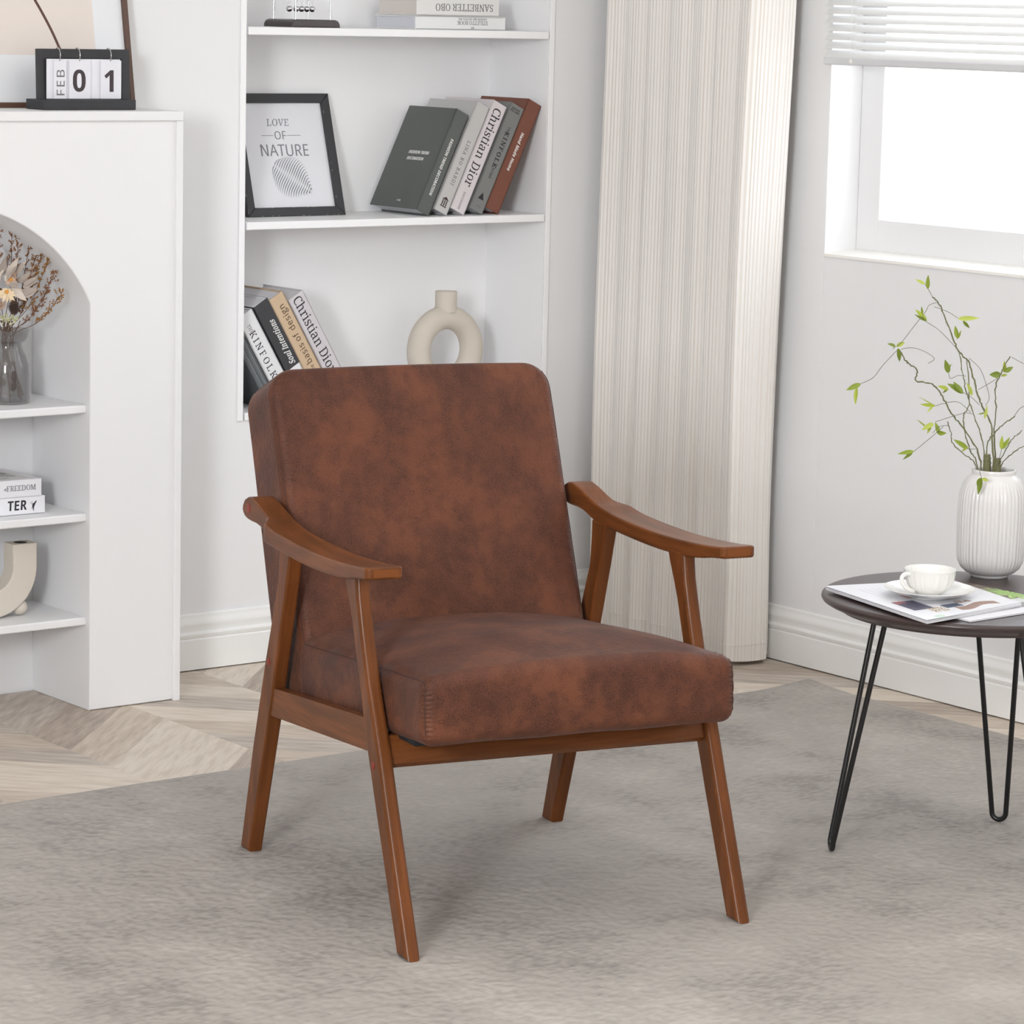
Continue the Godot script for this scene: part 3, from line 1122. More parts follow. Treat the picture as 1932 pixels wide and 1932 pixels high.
# ---------------------------------------------------------------- side table and what stands on it
func build_table() -> void:
	var c := V(0.873, 0, 0.285)
	var t := thing("side_table", "round dark side table on black hairpin legs at the right", "side table", c)
	var g := Geo.new()
	g.lathe(T(), [Vector2(0.0001, 0.47), Vector2(0.262, 0.47), Vector2(0.268, 0.4692), Vector2(0.2712, 0.4665), Vector2(0.2718, 0.463), Vector2(0.2695, 0.459), Vector2(0.262, 0.4545), Vector2(0.2435, 0.4475), Vector2(0.2395, 0.445), Vector2(0.2385, 0.4425), Vector2(0.0001, 0.4425)], 120)
	obj("table_top", g, M.tabletop, t)
	# three hairpin legs: two rods that meet in a U at the foot
	for k in 3:
		var dir := Vector2(-0.2015, -0.1288).normalized() if k == 0 else (Vector2(0.211, -0.111).normalized() if k == 1 else Vector2(-0.01, 0.24).normalized())
		var rad := V(dir.x, 0, dir.y)
		var tang := V(-dir.y, 0, dir.x)
		var foot := rad * 0.24
		var root := rad * 0.165
		var pts := []
		pts.append(root - tang * 0.043 + V(0, 0.444, 0))
		for i in 13:
			var a := PI * i / 12.0
			pts.append(foot - tang * 0.0135 * cos(a) + V(0, 0.0185 - 0.0135 * sin(a), 0))
		pts.append(root + tang * 0.043 + V(0, 0.444, 0))
		g = Geo.new()
		g.tube(pts, 0.005, 12)
		var lg := obj("hairpin_leg", g, M.iron, t)
		g = Geo.new()
		g.rbox(T(root + V(0, 0.4405, 0), Basis(V(0, 1, 0), atan2(rad.x, rad.z))), V(0.11, 0.004, 0.045), 0.001, 1)
		obj("mounting_plate", g, M.iron, lg)
	build_magazines()
	build_cup()
	build_branch_vase()

func flat_quad(a: Vector2, b: Vector2, c: Vector2, d: Vector2, y: float, wave := 0.0) -> Geo:
	# a sheet through four plan points (x, z), a to b along the first side
	var g := Geo.new()
	var rows := []
	for i in 21:
		var row := PackedVector3Array()
		for j in 15:
			var s := i / 20.0
			var u := j / 14.0
			var p := a.lerp(b, s).lerp(d.lerp(c, s), u)
			row.append(V(p.x, y + wave * sin(s * 5.0 + u * 2.0) * s * (1.0 - s) * 4.0, p.y))
		rows.append(row)
	g.grid(rows, 1.0)
	if g.n[0].y < 0.0:
		g = Geo.new()
		g.grid(rows, -1.0)
	return g

func page_print(kind: int) -> ImageTexture:
	var im := Image.create(256, 256, false, Image.FORMAT_RGB8)
	im.fill(Color8(236, 237, 242))
	rng.seed = 77 + kind
	if kind == 0:
		var nz := noise(9, 0.05, 3)
		for y in 256:
			for x in 256:
				# x runs along the long side, y across the page
				var c := Color8(236, 237, 242)
				var q := nz.get_noise_2d(x * 2.0, y * 2.0)
				if x > 138 and x < 200 and y > 26 and y < 76:
					c = Color8(70, 70, 98) if q < 0.15 else Color8(98, 92, 106)
				if x > 136 and x < 152 and y > 26 and y < 52 and q > -0.1:
					c = Color8(196, 112, 104)
				if x > 188 and x < 212 and y > 96 and y < 140:
					c = Color8(84, 96, 118)
				if x > 176 and x < 192 and y > 140 and y < 176 and q > -0.2:
					c = Color8(150, 116, 92)
				if x > 196 and x < 226 and y > 54 and y < 94 and nz.get_noise_2d(x * 3.0, y * 3.0) > 0.0:
					c = Color8(172, 144, 100)
				if x > 208 + 8 * sin(y * 0.06) and x < 232 + 8 * sin(y * 0.06) and y > 112 and y < 216:
					c = Color8(150, 114, 98) if q < 0.2 else Color8(164, 130, 112)
				if Vector2(x - 247, (y - 42) * 0.6).length() < 7.5:
					c = Color8(200, 224, 206)
				if x > 34 and x < 110 and y > 30 and y < 92 and int(y) % 13 < 2:
					c = Color8(205, 206, 212)
				if x > 96 and x < 124 and y > 76 and y < 88:
					c = Color8(216, 176, 172)
				im.set_pixel(x, y, c)
	else:
		var nz2 := noise(19, 0.045, 4)
		for y in 256:
			for x in 256:
				# x along the right edge from the back, y across
				var k := nz2.get_noise_2d(x, y * 2.0)
				var c := Color8(86, 74, 62).lerp(Color8(150, 132, 112), clampf(k * 1.6 + 0.4, 0.0, 1.0))
				if x < 46:
					c = Color8(112, 84, 76).lerp(Color8(62, 50, 46), clampf(k * 2.0 + 0.5, 0.0, 1.0))
				var ang := atan2(y - 205.0, x - 136.0)
				var rr := Vector2(x - 136.0, (y - 205.0) * 0.6).length()
				if rr < 46.0 + 16.0 * sin(ang * 14.0):
					c = Color8(120, 168, 66).lerp(Color8(190, 222, 132), clampf(0.5 + 0.5 * sin(ang * 23.0), 0.0, 1.0))
				if x > 168 and rr > 46.0 + 16.0 * sin(ang * 14.0):
					c = Color8(222, 226, 226)
				if x > 196:
					c = Color8(150, 150, 152)
				im.set_pixel(x, y, c)
	return tex(im)

func build_magazines() -> void:
	# lower one first
	var a := Vector2(0.70, 0.170)
	var b := Vector2(0.952, 0.163)
	var c := Vector2(0.957, 0.445)
	var d := Vector2(0.69, 0.456)
	var m2 := thing("magazine", "magazine with a green plant photograph lying under the open white one", "magazine", V(0.82, 0.4705, 0.31))
	var off := m2.position
	var blk := Geo.new()
	blk.extrude(T(V(0, 0.0035, 0) - V(off.x, 0, off.z), Basis(V(1, 0, 0), V(0, 0, 1), V(0, -1, 0))), PackedVector2Array([a, b, c, d]), 0.0035, 0.0004, 1)
	obj("pages", blk, M.paper, m2)
	var pm := mat(Color.WHITE, 0.3)
	pm.albedo_texture = page_print(1)
	var e := Vector2(0.872, 0.167)
	var f := Vector2(0.862, 0.449)
	var q := flat_quad(e - Vector2(off.x, off.z), b - Vector2(off.x, off.z), c - Vector2(off.x, off.z), f - Vector2(off.x, off.z), 0.0038)
	for i in q.t.size():
		q.t[i] = Vector2(q.t[i].x, q.t[i].y)
	obj("cover_picture", q, pm, m2)
	var m1 := thing("magazine", "open white magazine with small printed pictures under the saucer", "magazine", V(0.77, 0.4745, 0.27))
	off = m1.position
	var o2 := Vector2(off.x, off.z)
	var A := Vector2(0.672, 0.113)
	var B := Vector2(0.600, 0.441)
	var C := Vector2(0.862, 0.412)
	var D := Vector2(0.922, 0.18)
	for k in 4:
		var g := Geo.new()
		var sh := Vector2(0.0012 * k, -0.0015 * k)
		var lift := 0.0016 * k
		g.extrude(T(V(0, lift + 0.0014, 0), Basis(V(1, 0, 0), V(0, 0, 1), V(0, -1, 0))), PackedVector2Array([A - o2 + sh, B - o2 + sh, C - o2 - sh, D - o2]), 0.0013, 0.0002, 1)
		obj("page", g, M.paper if k % 2 else M.pages, m1)
	var pp := mat(Color.WHITE, 0.35)
	pp.albedo_texture = page_print(0)
	var top := flat_quad(A - o2, D - o2, C - o2, B - o2, 0.0068)
	obj("printed_page", top, pp, m1)

func build_cup() -> void:
	var y0 := 0.4818
	var s := thing("saucer", "white scalloped saucer lying on the open magazine", "saucer", V(0.7605, y0, 0.285))
	var g := Geo.new()
	g.lathe(T(), [Vector2(0.0001, 0.0), Vector2(0.036, 0.0), Vector2(0.037, 0.002), Vector2(0.0578, 0.006), Vector2(0.0756, 0.0125), Vector2(0.0803, 0.0152), Vector2(0.0806, 0.0166), Vector2(0.0788, 0.0165), Vector2(0.0630, 0.0105), Vector2(0.04, 0.0052), Vector2(0.028, 0.0036), Vector2(0.0001, 0.0036)], 96)
	obj("dish", g, M.china, s)
	var c := thing("teacup", "white fluted teacup standing on the saucer", "cup", V(0.7605, y0 + 0.0038, 0.285), 0.0)
	g = Geo.new()
	g.lathe(T(), [Vector2(0.0001, 0.0000), Vector2(0.021, 0.0000), Vector2(0.0215, 0.0017), Vector2(0.0245, 0.0034), Vector2(0.033, 0.0095), Vector2(0.039, 0.0172), Vector2(0.0425, 0.0267), Vector2(0.0445, 0.0370), Vector2(0.0458, 0.0451), Vector2(0.0462, 0.0460), Vector2(0.0452, 0.0463), Vector2(0.0442, 0.0447), Vector2(0.0428, 0.0370), Vector2(0.0405, 0.0258), Vector2(0.036, 0.0163), Vector2(0.028, 0.0086), Vector2(0.018, 0.0052), Vector2(0.0001, 0.0043)], 112, 28, 0.0009, 0.0, 0.054)
	obj("bowl", g, M.china, c)
	# handle to the front left
	var hd := V(-0.985, 0, -0.15).normalized()
	var pts := []
	for q in [[0.0425, 0.044], [0.050, 0.0465], [0.0575, 0.0445], [0.061, 0.038], [0.0595, 0.029], [0.053, 0.020], [0.044, 0.0135], [0.034, 0.0095]]:
		pts.append(hd * q[0] + V(0, q[1] * 0.86, 0))
	var cv := smooth_path(pts, 5)
	g = Geo.new()
	g.tube(cv, 0.0042, 10)
	obj("handle", g, M.china, c)

func smooth_path(pts: Array, sub: int) -> Array:
	var out := []
	var m := pts.size()
	for i in m - 1:
		var p0: Vector3 = pts[maxi(i - 1, 0)]
		var p1: Vector3 = pts[i]
		var p2: Vector3 = pts[i + 1]
		var p3: Vector3 = pts[mini(i + 2, m - 1)]
		for k in sub:
			out.append(p1.cubic_interpolate(p2, p0, p3, float(k) / sub))
	out.append(pts[m - 1])
	return out

func leaf_geo(a: Vector3, b: Vector3, w: float, facing: Vector3, curl := 0.15) -> Geo:
	var d := b - a
	var len_ := d.length()
	var f := d / len_
	var sdir := f.cross(facing).normalized()
	var up := sdir.cross(f).normalized()
	var rows := []
	for i in 9:
		var s := i / 8.0
		var hw := w * 0.5 * pow(sin(PI * pow(s, 0.75)), 0.85) if s > 0.0 and s < 1.0 else 0.0003
		var row := PackedVector3Array()
		for j in 5:
			var q := (j - 2) / 2.0
			row.append(a + f * (len_ * s) + sdir * (hw * q) + up * (absf(q) * hw * 0.35 - curl * len_ * s * s * 0.5 + curl * len_ * s * 0.5))
		rows.append(row)
	var g := Geo.new()
	g.grid(rows, 1.0)
	return g

func build_branch_vase() -> void:
	var at := V(1.055, 0.4705, 0.149)
	var v := thing("vase", "white ribbed ceramic vase standing at the back of the side table", "vase", at)
	var pr := [Vector2(0.0001, 0.0005), Vector2(0.034, 0.0), Vector2(0.036, 0.002), Vector2(0.037, 0.005), Vector2(0.046, 0.009), Vector2(0.054, 0.0165), Vector2(0.0592, 0.028), Vector2(0.0612, 0.042), Vector2(0.0622, 0.08), Vector2(0.0626, 0.11), Vector2(0.062, 0.14), Vector2(0.0605, 0.158), Vector2(0.0565, 0.173), Vector2(0.0495, 0.1845), Vector2(0.0425, 0.1905), Vector2(0.0405, 0.1925), Vector2(0.0408, 0.196), Vector2(0.0412, 0.1995), Vector2(0.0402, 0.2012), Vector2(0.0378, 0.2012), Vector2(0.0365, 0.199), Vector2(0.0372, 0.192), Vector2(0.047, 0.18), Vector2(0.055, 0.165), Vector2(0.058, 0.14), Vector2(0.058, 0.05), Vector2(0.05, 0.02), Vector2(0.0001, 0.012)]
	var g := Geo.new()
	g.lathe(T(), pr.slice(0, 4), 96)
	g.lathe(T(), pr.slice(3, 15), 288, 48, 0.0016, 0.008, 0.182)
	g.lathe(T(), pr.slice(14), 96)
	obj("body", g, M.glaze, v)
	var b := thing("branch_bouquet", "bouquet of twisted green twigs with lime leaves in the white ribbed vase", "branches", at + V(0, 0.0015, 0), TWIGTURN)
	for s in stem_paths():
		var path: Array = smooth_path(s[0], 6)
		rng.seed = 100 + path.size()
		for i in range(6, path.size() - 1):
			path[i] += V(rng.randf_range(-1, 1), rng.randf_range(-1, 1), rng.randf_range(-1, 1)) * 0.0011
		var rad := []
		for i in path.size():
			rad.append(s[1] * 0.5 * lerpf(1.0, 0.72, float(i) / path.size()) * rng.randf_range(0.78, 1.25))
		g = Geo.new()
		g.tube(path, rad, 7)
		for i in range(7, path.size() - 2, 2):
			g.ball(path[i] + V(rng.randf_range(-1, 1), rng.randf_range(-1, 1), rng.randf_range(-1, 1)) * s[1] * 0.3, Vector3.ONE * s[1] * rng.randf_range(0.3, 0.55), 6)
		obj("stem", g, M.bark, b)
	for s in twig_paths():
		g = Geo.new()
		g.tube(smooth_path(s[0], 5), 0.00055, 6)
		obj("twig", g, M.wire, b)
	# the bound stumps in the neck
	for q in [[-0.014, 0.002], [0.004, 0.008]]:
		g = Geo.new()
		g.tube([V(q[0], 0.12, q[1]), V(q[0], 0.2, q[1]), V(q[0] - 0.001, 0.229 - q[1], q[1])], [0.007, 0.0075, 0.0065], 10)
		rng.seed = 12
		for i in 40:
			var an := rng.randf_range(0, TAU)
			g.ball(V(q[0] + 0.0068 * cos(an), rng.randf_range(0.19, 0.228 - q[1]), q[1] + 0.0068 * sin(an)), Vector3.ONE * rng.randf_range(0.0007, 0.0014), 6)
		obj("stump", g, M.bark, b)
	rng.seed = 8
	for s in leaf_spots():
		var fc := V(rng.randf_range(-0.7, 0.7), rng.randf_range(-0.2, 0.8), 1.0)
		obj("leaf", leaf_geo(s[0], s[1], s[2], fc, rng.randf_range(-0.2, 0.3)), M.leaves[rng.randi() % 4], b)

func stem_paths() -> Array:
	return [
		[[V(-0.002,0.120,0.000), V(-0.003,0.205,0.010), V(-0.012,0.285,0.014), V(-0.027,0.311,0.017), V(-0.038,0.335,0.021), V(-0.047,0.361,0.025), V(-0.059,0.398,0.028), V(-0.067,0.408,0.032), V(-0.082,0.424,0.035), V(-0.093,0.445,0.039), V(-0.109,0.482,0.043), V(-0.122,0.508,0.046), V(-0.135,0.521,0.050)], 0.0032],
		[[V(-0.014,0.120,0.000), V(-0.024,0.203,-0.000), V(-0.037,0.241,0.006), V(-0.062,0.275,0.013), V(-0.084,0.301,0.019), V(-0.098,0.322,0.025), V(-0.111,0.344,0.032), V(-0.130,0.361,0.038), V(-0.157,0.366,0.045), V(-0.157,0.385,0.051), V(-0.171,0.397,0.057), V(-0.182,0.406,0.064), V(-0.192,0.423,0.070)], 0.0030],
		[[V(-0.011,0.120,0.000), V(-0.018,0.203,0.000), V(-0.024,0.256,-0.008), V(-0.036,0.286,-0.017), V(-0.045,0.313,-0.025), V(-0.055,0.344,-0.033), V(-0.061,0.374,-0.042), V(-0.067,0.408,-0.050)], 0.0024],
		[[V(0.001,0.120,0.000), V(0.002,0.204,-0.000), V(-0.004,0.268,0.006), V(-0.004,0.311,0.012), V(-0.007,0.356,0.018), V(0.000,0.381,0.024), V(0.015,0.413,0.030)], 0.0028],
		[[V(-0.009,0.120,0.000), V(-0.016,0.203,0.000), V(-0.012,0.244,-0.015), V(0.002,0.263,-0.030), V(0.020,0.278,-0.045), V(0.043,0.292,-0.060)], 0.0028],
		[[V(0.004,0.120,0.000), V(0.006,0.203,0.010), V(0.018,0.246,0.027), V(0.026,0.264,0.043), V(0.038,0.281,0.060)], 0.0022],
		[[V(0.007,0.120,0.000), V(0.012,0.202,0.000), V(0.028,0.229,0.010), V(0.050,0.247,0.020), V(0.066,0.256,0.030)], 0.0022],
		[[V(-0.022,0.120,0.000), V(-0.036,0.204,0.010), V(-0.060,0.229,0.025), V(-0.084,0.250,0.040), V(-0.091,0.273,0.055), V(-0.100,0.295,0.070)], 0.0022],
		[[V(-0.018,0.120,0.000), V(-0.030,0.204,-0.010), V(-0.040,0.226,-0.020), V(-0.051,0.253,-0.030), V(-0.055,0.280,-0.040), V(-0.053,0.295,-0.050), V(-0.043,0.320,-0.060), V(-0.050,0.392,-0.070)], 0.0024],
	]

func twig_paths() -> Array:
	return [
		[[V(-0.135,0.521,0.050), V(-0.142,0.533,0.050), V(-0.150,0.544,0.050)], 0.0009],
		[[V(-0.128,0.512,0.060), V(-0.142,0.506,0.060), V(-0.148,0.494,0.060), V(-0.170,0.464,0.060), V(-0.187,0.440,0.060), V(-0.198,0.429,0.060)], 0.0009],
		[[V(-0.084,0.426,0.030), V(-0.117,0.458,0.030), V(-0.141,0.473,0.030), V(-0.148,0.482,0.030)], 0.0009],
		[[V(-0.131,0.503,0.050), V(-0.105,0.494,0.050), V(-0.087,0.483,0.050)], 0.0009],
		[[V(-0.197,0.425,0.070), V(-0.223,0.395,0.070), V(-0.239,0.373,0.070), V(-0.261,0.361,0.070)], 0.0009],
		[[V(-0.189,0.425,0.060), V(-0.168,0.428,0.060), V(-0.145,0.421,0.060), V(-0.128,0.409,0.060), V(-0.139,0.400,0.060)], 0.0009],
		[[V(-0.087,0.444,0.050), V(-0.080,0.460,0.050)], 0.0009],
		[[V(-0.055,0.367,-0.040), V(-0.069,0.368,-0.040), V(-0.083,0.362,-0.040), V(-0.087,0.371,-0.040)], 0.0009],
		[[V(-0.036,0.321,0.020), V(-0.050,0.334,0.020), V(-0.066,0.343,0.020)], 0.0009],
		[[V(-0.048,0.304,-0.000), V(-0.070,0.322,0.000), V(-0.091,0.322,0.000), V(-0.114,0.315,0.000)], 0.0009],
		[[V(-0.050,0.305,0.030), V(-0.067,0.306,0.030), V(-0.117,0.289,0.030)], 0.0009],
		[[V(-0.098,0.287,0.060), V(-0.114,0.284,0.060), V(-0.125,0.272,0.060)], 0.0009],
		[[V(-0.107,0.286,0.070), V(-0.135,0.260,0.070), V(-0.159,0.239,0.070)], 0.0009],
		[[V(-0.038,0.348,0.010), V(-0.008,0.367,0.010), V(0.003,0.377,0.010)], 0.0009],
		[[V(-0.060,0.408,0.030), V(-0.040,0.390,0.030), V(-0.028,0.364,0.030), V(-0.020,0.336,0.030), V(-0.026,0.322,0.030)], 0.0009],
		[[V(0.002,0.207,0.020), V(0.009,0.240,0.020)], 0.0009],
		[[V(-0.035,0.214,0.075), V(-0.038,0.207,0.075), V(-0.034,0.193,0.075)], 0.0009],
		[[V(0.017,0.412,0.030), V(0.041,0.400,0.030), V(0.054,0.396,0.030)], 0.0009],
		[[V(0.041,0.294,-0.050), V(0.048,0.305,-0.050), V(0.057,0.312,-0.050), V(0.075,0.319,-0.050)], 0.0009],
		[[V(-0.039,0.239,0.020), V(-0.053,0.239,0.020), V(-0.058,0.241,0.020)], 0.0009],
	]

func leaf_spots() -> Array:
	return [
		[V(-0.150,0.544,0.050), V(-0.167,0.552,0.051), 0.006],
		[V(-0.144,0.535,0.050), V(-0.145,0.561,0.055), 0.008],
		[V(-0.141,0.474,0.030), V(-0.162,0.495,0.025), 0.010],
		[V(-0.142,0.475,0.035), V(-0.164,0.487,0.035), 0.005],
		[V(-0.149,0.487,0.030), V(-0.153,0.502,0.039), 0.004],
		[V(-0.199,0.429,0.060), V(-0.216,0.435,0.070), 0.008],
		[V(-0.198,0.430,0.060), V(-0.182,0.437,0.051), 0.008],
		[V(-0.196,0.427,0.065), V(-0.191,0.402,0.058), 0.010],
		[V(-0.201,0.431,0.060), V(-0.203,0.423,0.049), 0.004],
		[V(-0.087,0.482,0.050), V(-0.048,0.484,0.049), 0.009],
		[V(-0.078,0.479,0.055), V(-0.064,0.465,0.044), 0.006],
		[V(-0.086,0.446,0.050), V(-0.091,0.469,0.049), 0.009],
		[V(-0.085,0.446,0.050), V(-0.081,0.461,0.054), 0.004],
		[V(-0.261,0.361,0.070), V(-0.287,0.348,0.065), 0.010],
		[V(-0.268,0.354,0.070), V(-0.270,0.323,0.074), 0.008],
		[V(-0.087,0.372,-0.040), V(-0.095,0.397,-0.038), 0.011],
		[V(-0.090,0.378,-0.040), V(-0.081,0.388,-0.051), 0.004],
		[V(-0.066,0.342,0.020), V(-0.097,0.359,0.021), 0.013],
		[V(-0.068,0.343,0.025), V(-0.086,0.363,0.019), 0.009],
		[V(-0.094,0.348,0.020), V(-0.114,0.354,0.018), 0.008],
		[V(-0.095,0.349,0.020), V(-0.104,0.341,0.015), 0.004],
		[V(-0.043,0.332,-0.030), V(-0.055,0.357,-0.025), 0.008],
		[V(-0.114,0.315,0.000), V(-0.142,0.317,-0.001), 0.007],
		[V(-0.117,0.316,0.000), V(-0.144,0.330,-0.008), 0.002],
		[V(-0.119,0.314,0.000), V(-0.129,0.303,0.001), 0.004],
		[V(-0.120,0.286,0.030), V(-0.142,0.274,0.037), 0.010],
		[V(-0.133,0.279,0.030), V(-0.150,0.292,0.025), 0.003],
		[V(-0.124,0.283,0.030), V(-0.130,0.266,0.023), 0.006],
		[V(-0.113,0.270,0.060), V(-0.121,0.292,0.057), 0.009],
		[V(-0.117,0.273,0.060), V(-0.101,0.274,0.070), 0.009],
		[V(-0.159,0.239,0.070), V(-0.190,0.235,0.081), 0.008],
		[V(-0.161,0.238,0.070), V(-0.179,0.224,0.074), 0.006],
		[V(-0.053,0.239,0.020), V(-0.082,0.257,0.030), 0.010],
		[V(-0.064,0.234,0.020), V(-0.054,0.244,0.028), 0.004],
		[V(0.003,0.377,0.010), V(-0.018,0.376,0.007), 0.012],
		[V(0.003,0.374,0.010), V(0.016,0.376,0.000), 0.005],
		[V(0.008,0.381,0.010), V(0.007,0.403,0.014), 0.008],
		[V(0.009,0.382,0.012), V(0.024,0.392,0.013), 0.009],
		[V(-0.027,0.297,0.030), V(-0.023,0.322,0.027), 0.006],
		[V(-0.027,0.308,0.030), V(-0.038,0.304,0.023), 0.003],
		[V(0.009,0.239,0.020), V(0.009,0.265,0.018), 0.008],
		[V(0.010,0.240,0.020), V(0.023,0.262,0.019), 0.008],
		[V(-0.035,0.194,0.078), V(-0.041,0.178,0.072), 0.010],
		[V(-0.035,0.195,0.080), V(-0.039,0.162,0.075), 0.010],
		[V(-0.034,0.193,0.080), V(-0.022,0.189,0.079), 0.007],
	]

# ---------------------------------------------------------------- books
# x = thickness, y = along the spine, z = 0 at the spine face, pages behind it; origin at the low corner given by corner (-1 left, 1 right)
func book(label: String, at: Vector3, turn: Basis, corner: float, L: float, t: float, D: float, cover: Material, pages_: Material, group := "", soft := 0.0) -> Node3D:
	var b := thing("book", label, "book", at, 0.0, group)
	b.transform = T(at, turn) * T(V(-corner * t * 0.5, L * 0.5, 0))
	var g := Geo.new()
	var bt := 0.0028
	g.rbox(T(V(-t * 0.5 + bt * 0.5, 0, -D * 0.5)), V(bt, L, D), 0.0009, 1)
	g.rbox(T(V(t * 0.5 - bt * 0.5, 0, -D * 0.5)), V(bt, L, D), 0.0009, 1)
	g.rbox(T(V(0, 0, -0.0018)), V(t, L, 0.0036), 0.0011 + soft, 2)
	obj("cover", g, cover, b)
	g = Geo.new()
	g.rbox(T(V(0, 0, -D * 0.5 - 0.0005)), V(t - bt * 2.0, L - 0.007, D - 0.008), 0.0006, 1)
	obj("pages", g, pages_, b)
	return b

# lettering on a spine: down = reads from top to bottom; y = centre along the spine, x across
func spine_text(b: Node, s: String, f: String, h: float, y: float, m: Material, down := true, x := 0.0, weight := 400, slant := 0.0, stretch := 1.0, track := 0) -> void:
	var bs := Basis(V(0, -1, 0), V(1, 0, 0), V(0, 0, 1)) if down else Basis(V(0, 1, 0), V(-1, 0, 0), V(0, 0, 1))
	text(b, s, f, h, T(V(x, y, 0.0002), bs), m, weight, slant, stretch, track)

func cover_mat(r: int, g: int, b: int, rough := 0.5) -> StandardMaterial3D:
	return mat(Color8(r, g, b), rough)

func build_books() -> void:
	var SERIF := "Droid Serif"
	var SANS := "Droid Sans"
	var zs := -1.833
	var y2 := 1.0062
	var lean := Basis(V(0, 0, 1), -0.447)
	var grp := "books leaning to the right on the middle shelf"
	var b := book("dark grey green book at the left end of the right leaning row", V(1.198, y2, zs), lean, 1, 0.260, 0.040, 0.19, cover_mat(92, 96, 93, 0.55), M.pages, grp)
	spine_text(b, "FASHION TREND DECORATION", SANS, 0.0078, -0.012, M.white_ink, true, 0.001, 700, 0.15, 0.92)
	var cov := Basis(V(0, 0, 1), V(0, 1, 0), V(-1, 0, 0))
	text(b, "FASHION TREND", SANS, 0.0078, T(V(-0.0202, 0.012, -0.078), cov), M.white_ink, 700, 0.15, 0.95)
	text(b, "DECORATION", SANS, 0.0078, T(V(-0.0202, -0.004, -0.0835), cov), M.white_ink, 700, 0.15, 0.95)
	text(b, "P-UN", SANS, 0.0045, T(V(-0.0202, -0.112, -0.083), cov), M.pages, 400, 0.1)
	b = book("light grey book second from the left in the right leaning row", V(1.2505, y2, zs), lean, 1, 0.279, 0.0405, 0.19, cover_mat(196, 195, 193), M.pages, grp)
	spine_text(b, "LINA BO BARDI", SERIF, 0.0095, -0.012, M.soft_ink, true, 0.001, 400, 0.0, 0.95, 9)
	temple(b)
	b = book("pale pinkish book with large dark serif lettering, middle of the right leaning row", V(1.3015, y2, zs), lean, 1, 0.281, 0.0445, 0.19, cover_mat(219, 212, 214), M.pages, grp)
	spine_text(b, "Christian Dior", SERIF, 0.0235, 0.026, M.ink, true, 0.0, 400, 0.0, 0.92)
	spine_text(b, "ASSOULINE", SERIF, 0.0052, -0.112, M.soft_ink, false, 0.0, 400, 0.0, 1.0, 4)
	b = book("mid grey book with a black triangle near the foot of its spine", V(1.3555, y2, zs), lean, 1, 0.276, 0.0425, 0.135, cover_mat(128, 129, 128), M.pages, grp)
	spine_text(b, "THE", SERIF, 0.0062, 0.073, M.ink, true, 0.001, 400, 0.0, 1.0, 3)
	spine_text(b, "KINFOLK", SERIF, 0.0125, 0.0225, M.ink, true, 0.001, 700, 0.0, 0.95, 10)
	spine_text(b, "HOME", SERIF, 0.0062, -0.038, M.ink, true, 0.001, 400, 0.0, 1.0, 5)
	var tri := Geo.new()
	tri.extrude(T(V(0.0, -0.099, 0.0001)), P2([-0.009, -0.008, 0.009, -0.008, 0, 0.009]), 0.0004)
	obj("emblem", tri, M.ink, b)
	text(b, "O.P.", SANS, 0.006, T(V(0, -0.124, 0.0002), Basis(V(0, 0, 1), PI)), M.soft_ink, 400)
	text(b, "NATHAN", SANS, 0.004, T(V(-0.001, 0.127, 0.0002)), M.ink, 400)
	text(b, "WILLIAMS", SANS, 0.004, T(V(-0.001, 0.121, 0.0002)), M.ink, 400)
	b = book("reddish brown book at the right end of the right leaning row", V(1.404, y2, zs), lean, 1, 0.2845, 0.0425, 0.188, cover_mat(124, 76, 60), M.pages, grp)
	spine_text(b, "Hand Made Home", SANS, 0.0088, 0.012, M.white_ink, true, 0.0, 700, 0.1, 0.95)
	# lower shelf, leaning to the left
	var y3 := 0.5752
	var z3 := -1.85
	var ll := Basis(V(0, 0, 1), 0.541)
	grp = "books leaning to the left on the lower shelf"
	b = book("dark grey book with its leaves outward, lowest at the left jamb of the lower shelf", V(0.765, y3, z3), ll, -1, 0.177, 0.031, 0.16, cover_mat(86, 90, 94), mat(Color8(120, 124, 128), 0.8), grp)
	for k in 7:
		obj("leaf_edge", box(V(-0.0135 + k * 0.004, -0.086, -0.001), V(-0.0115 + k * 0.004, 0.086, 0.0012), 0.0005), mat(Color8(112 + (k % 3) * 18, 116 + (k % 3) * 18, 120 + (k % 3) * 18), 0.8), b)
	b = book("white book with dark serif capitals at the left of the lower shelf", V(0.8045, y3, z3), ll, -1, 0.243, 0.0445, 0.17, cover_mat(232, 233, 235), M.pages, grp)
	spine_text(b, "THE", SERIF, 0.0082, 0.083, M.soft_ink, true, -0.005, 400, 0.0, 0.95, 3)
	spine_text(b, "KINFOLK", SERIF, 0.0165, 0.0135, M.ink, true, -0.005, 400, 0.0, 0.98, 12)
	spine_text(b, "HOME", SERIF, 0.0088, -0.074, M.soft_ink, true, -0.005, 400, 0.0, 1.0, 5)
	b = book("white book in a black band with white script, between the white and tan books", V(0.863, y3, z3), ll, -1, 0.272, 0.041, 0.17, cover_mat(236, 236, 238), M.pages, grp)
	var bd := Geo.new()
	addbox(bd, V(-0.0208, -0.041, -0.0008), V(0.0208, 0.136, 0.0006), 0.0004)
	addbox(bd, V(-0.0212, -0.041, -0.1), V(-0.0202, 0.136, 0.0004), 0.0003)
	addbox(bd, V(0.0202, -0.041, -0.1), V(0.0212, 0.136, 0.0004), 0.0003)
	obj("band", bd, mat(Color8(58, 58, 61), 0.5), b)
	text(b, "Soul Intentions", SERIF, 0.0155, T(V(0.004, 0.027, 0.0008), Basis(V(0, 1, 0), V(-1, 0, 0), V(0, 0, 1))), M.white_ink, 700, 0.32, 0.72)
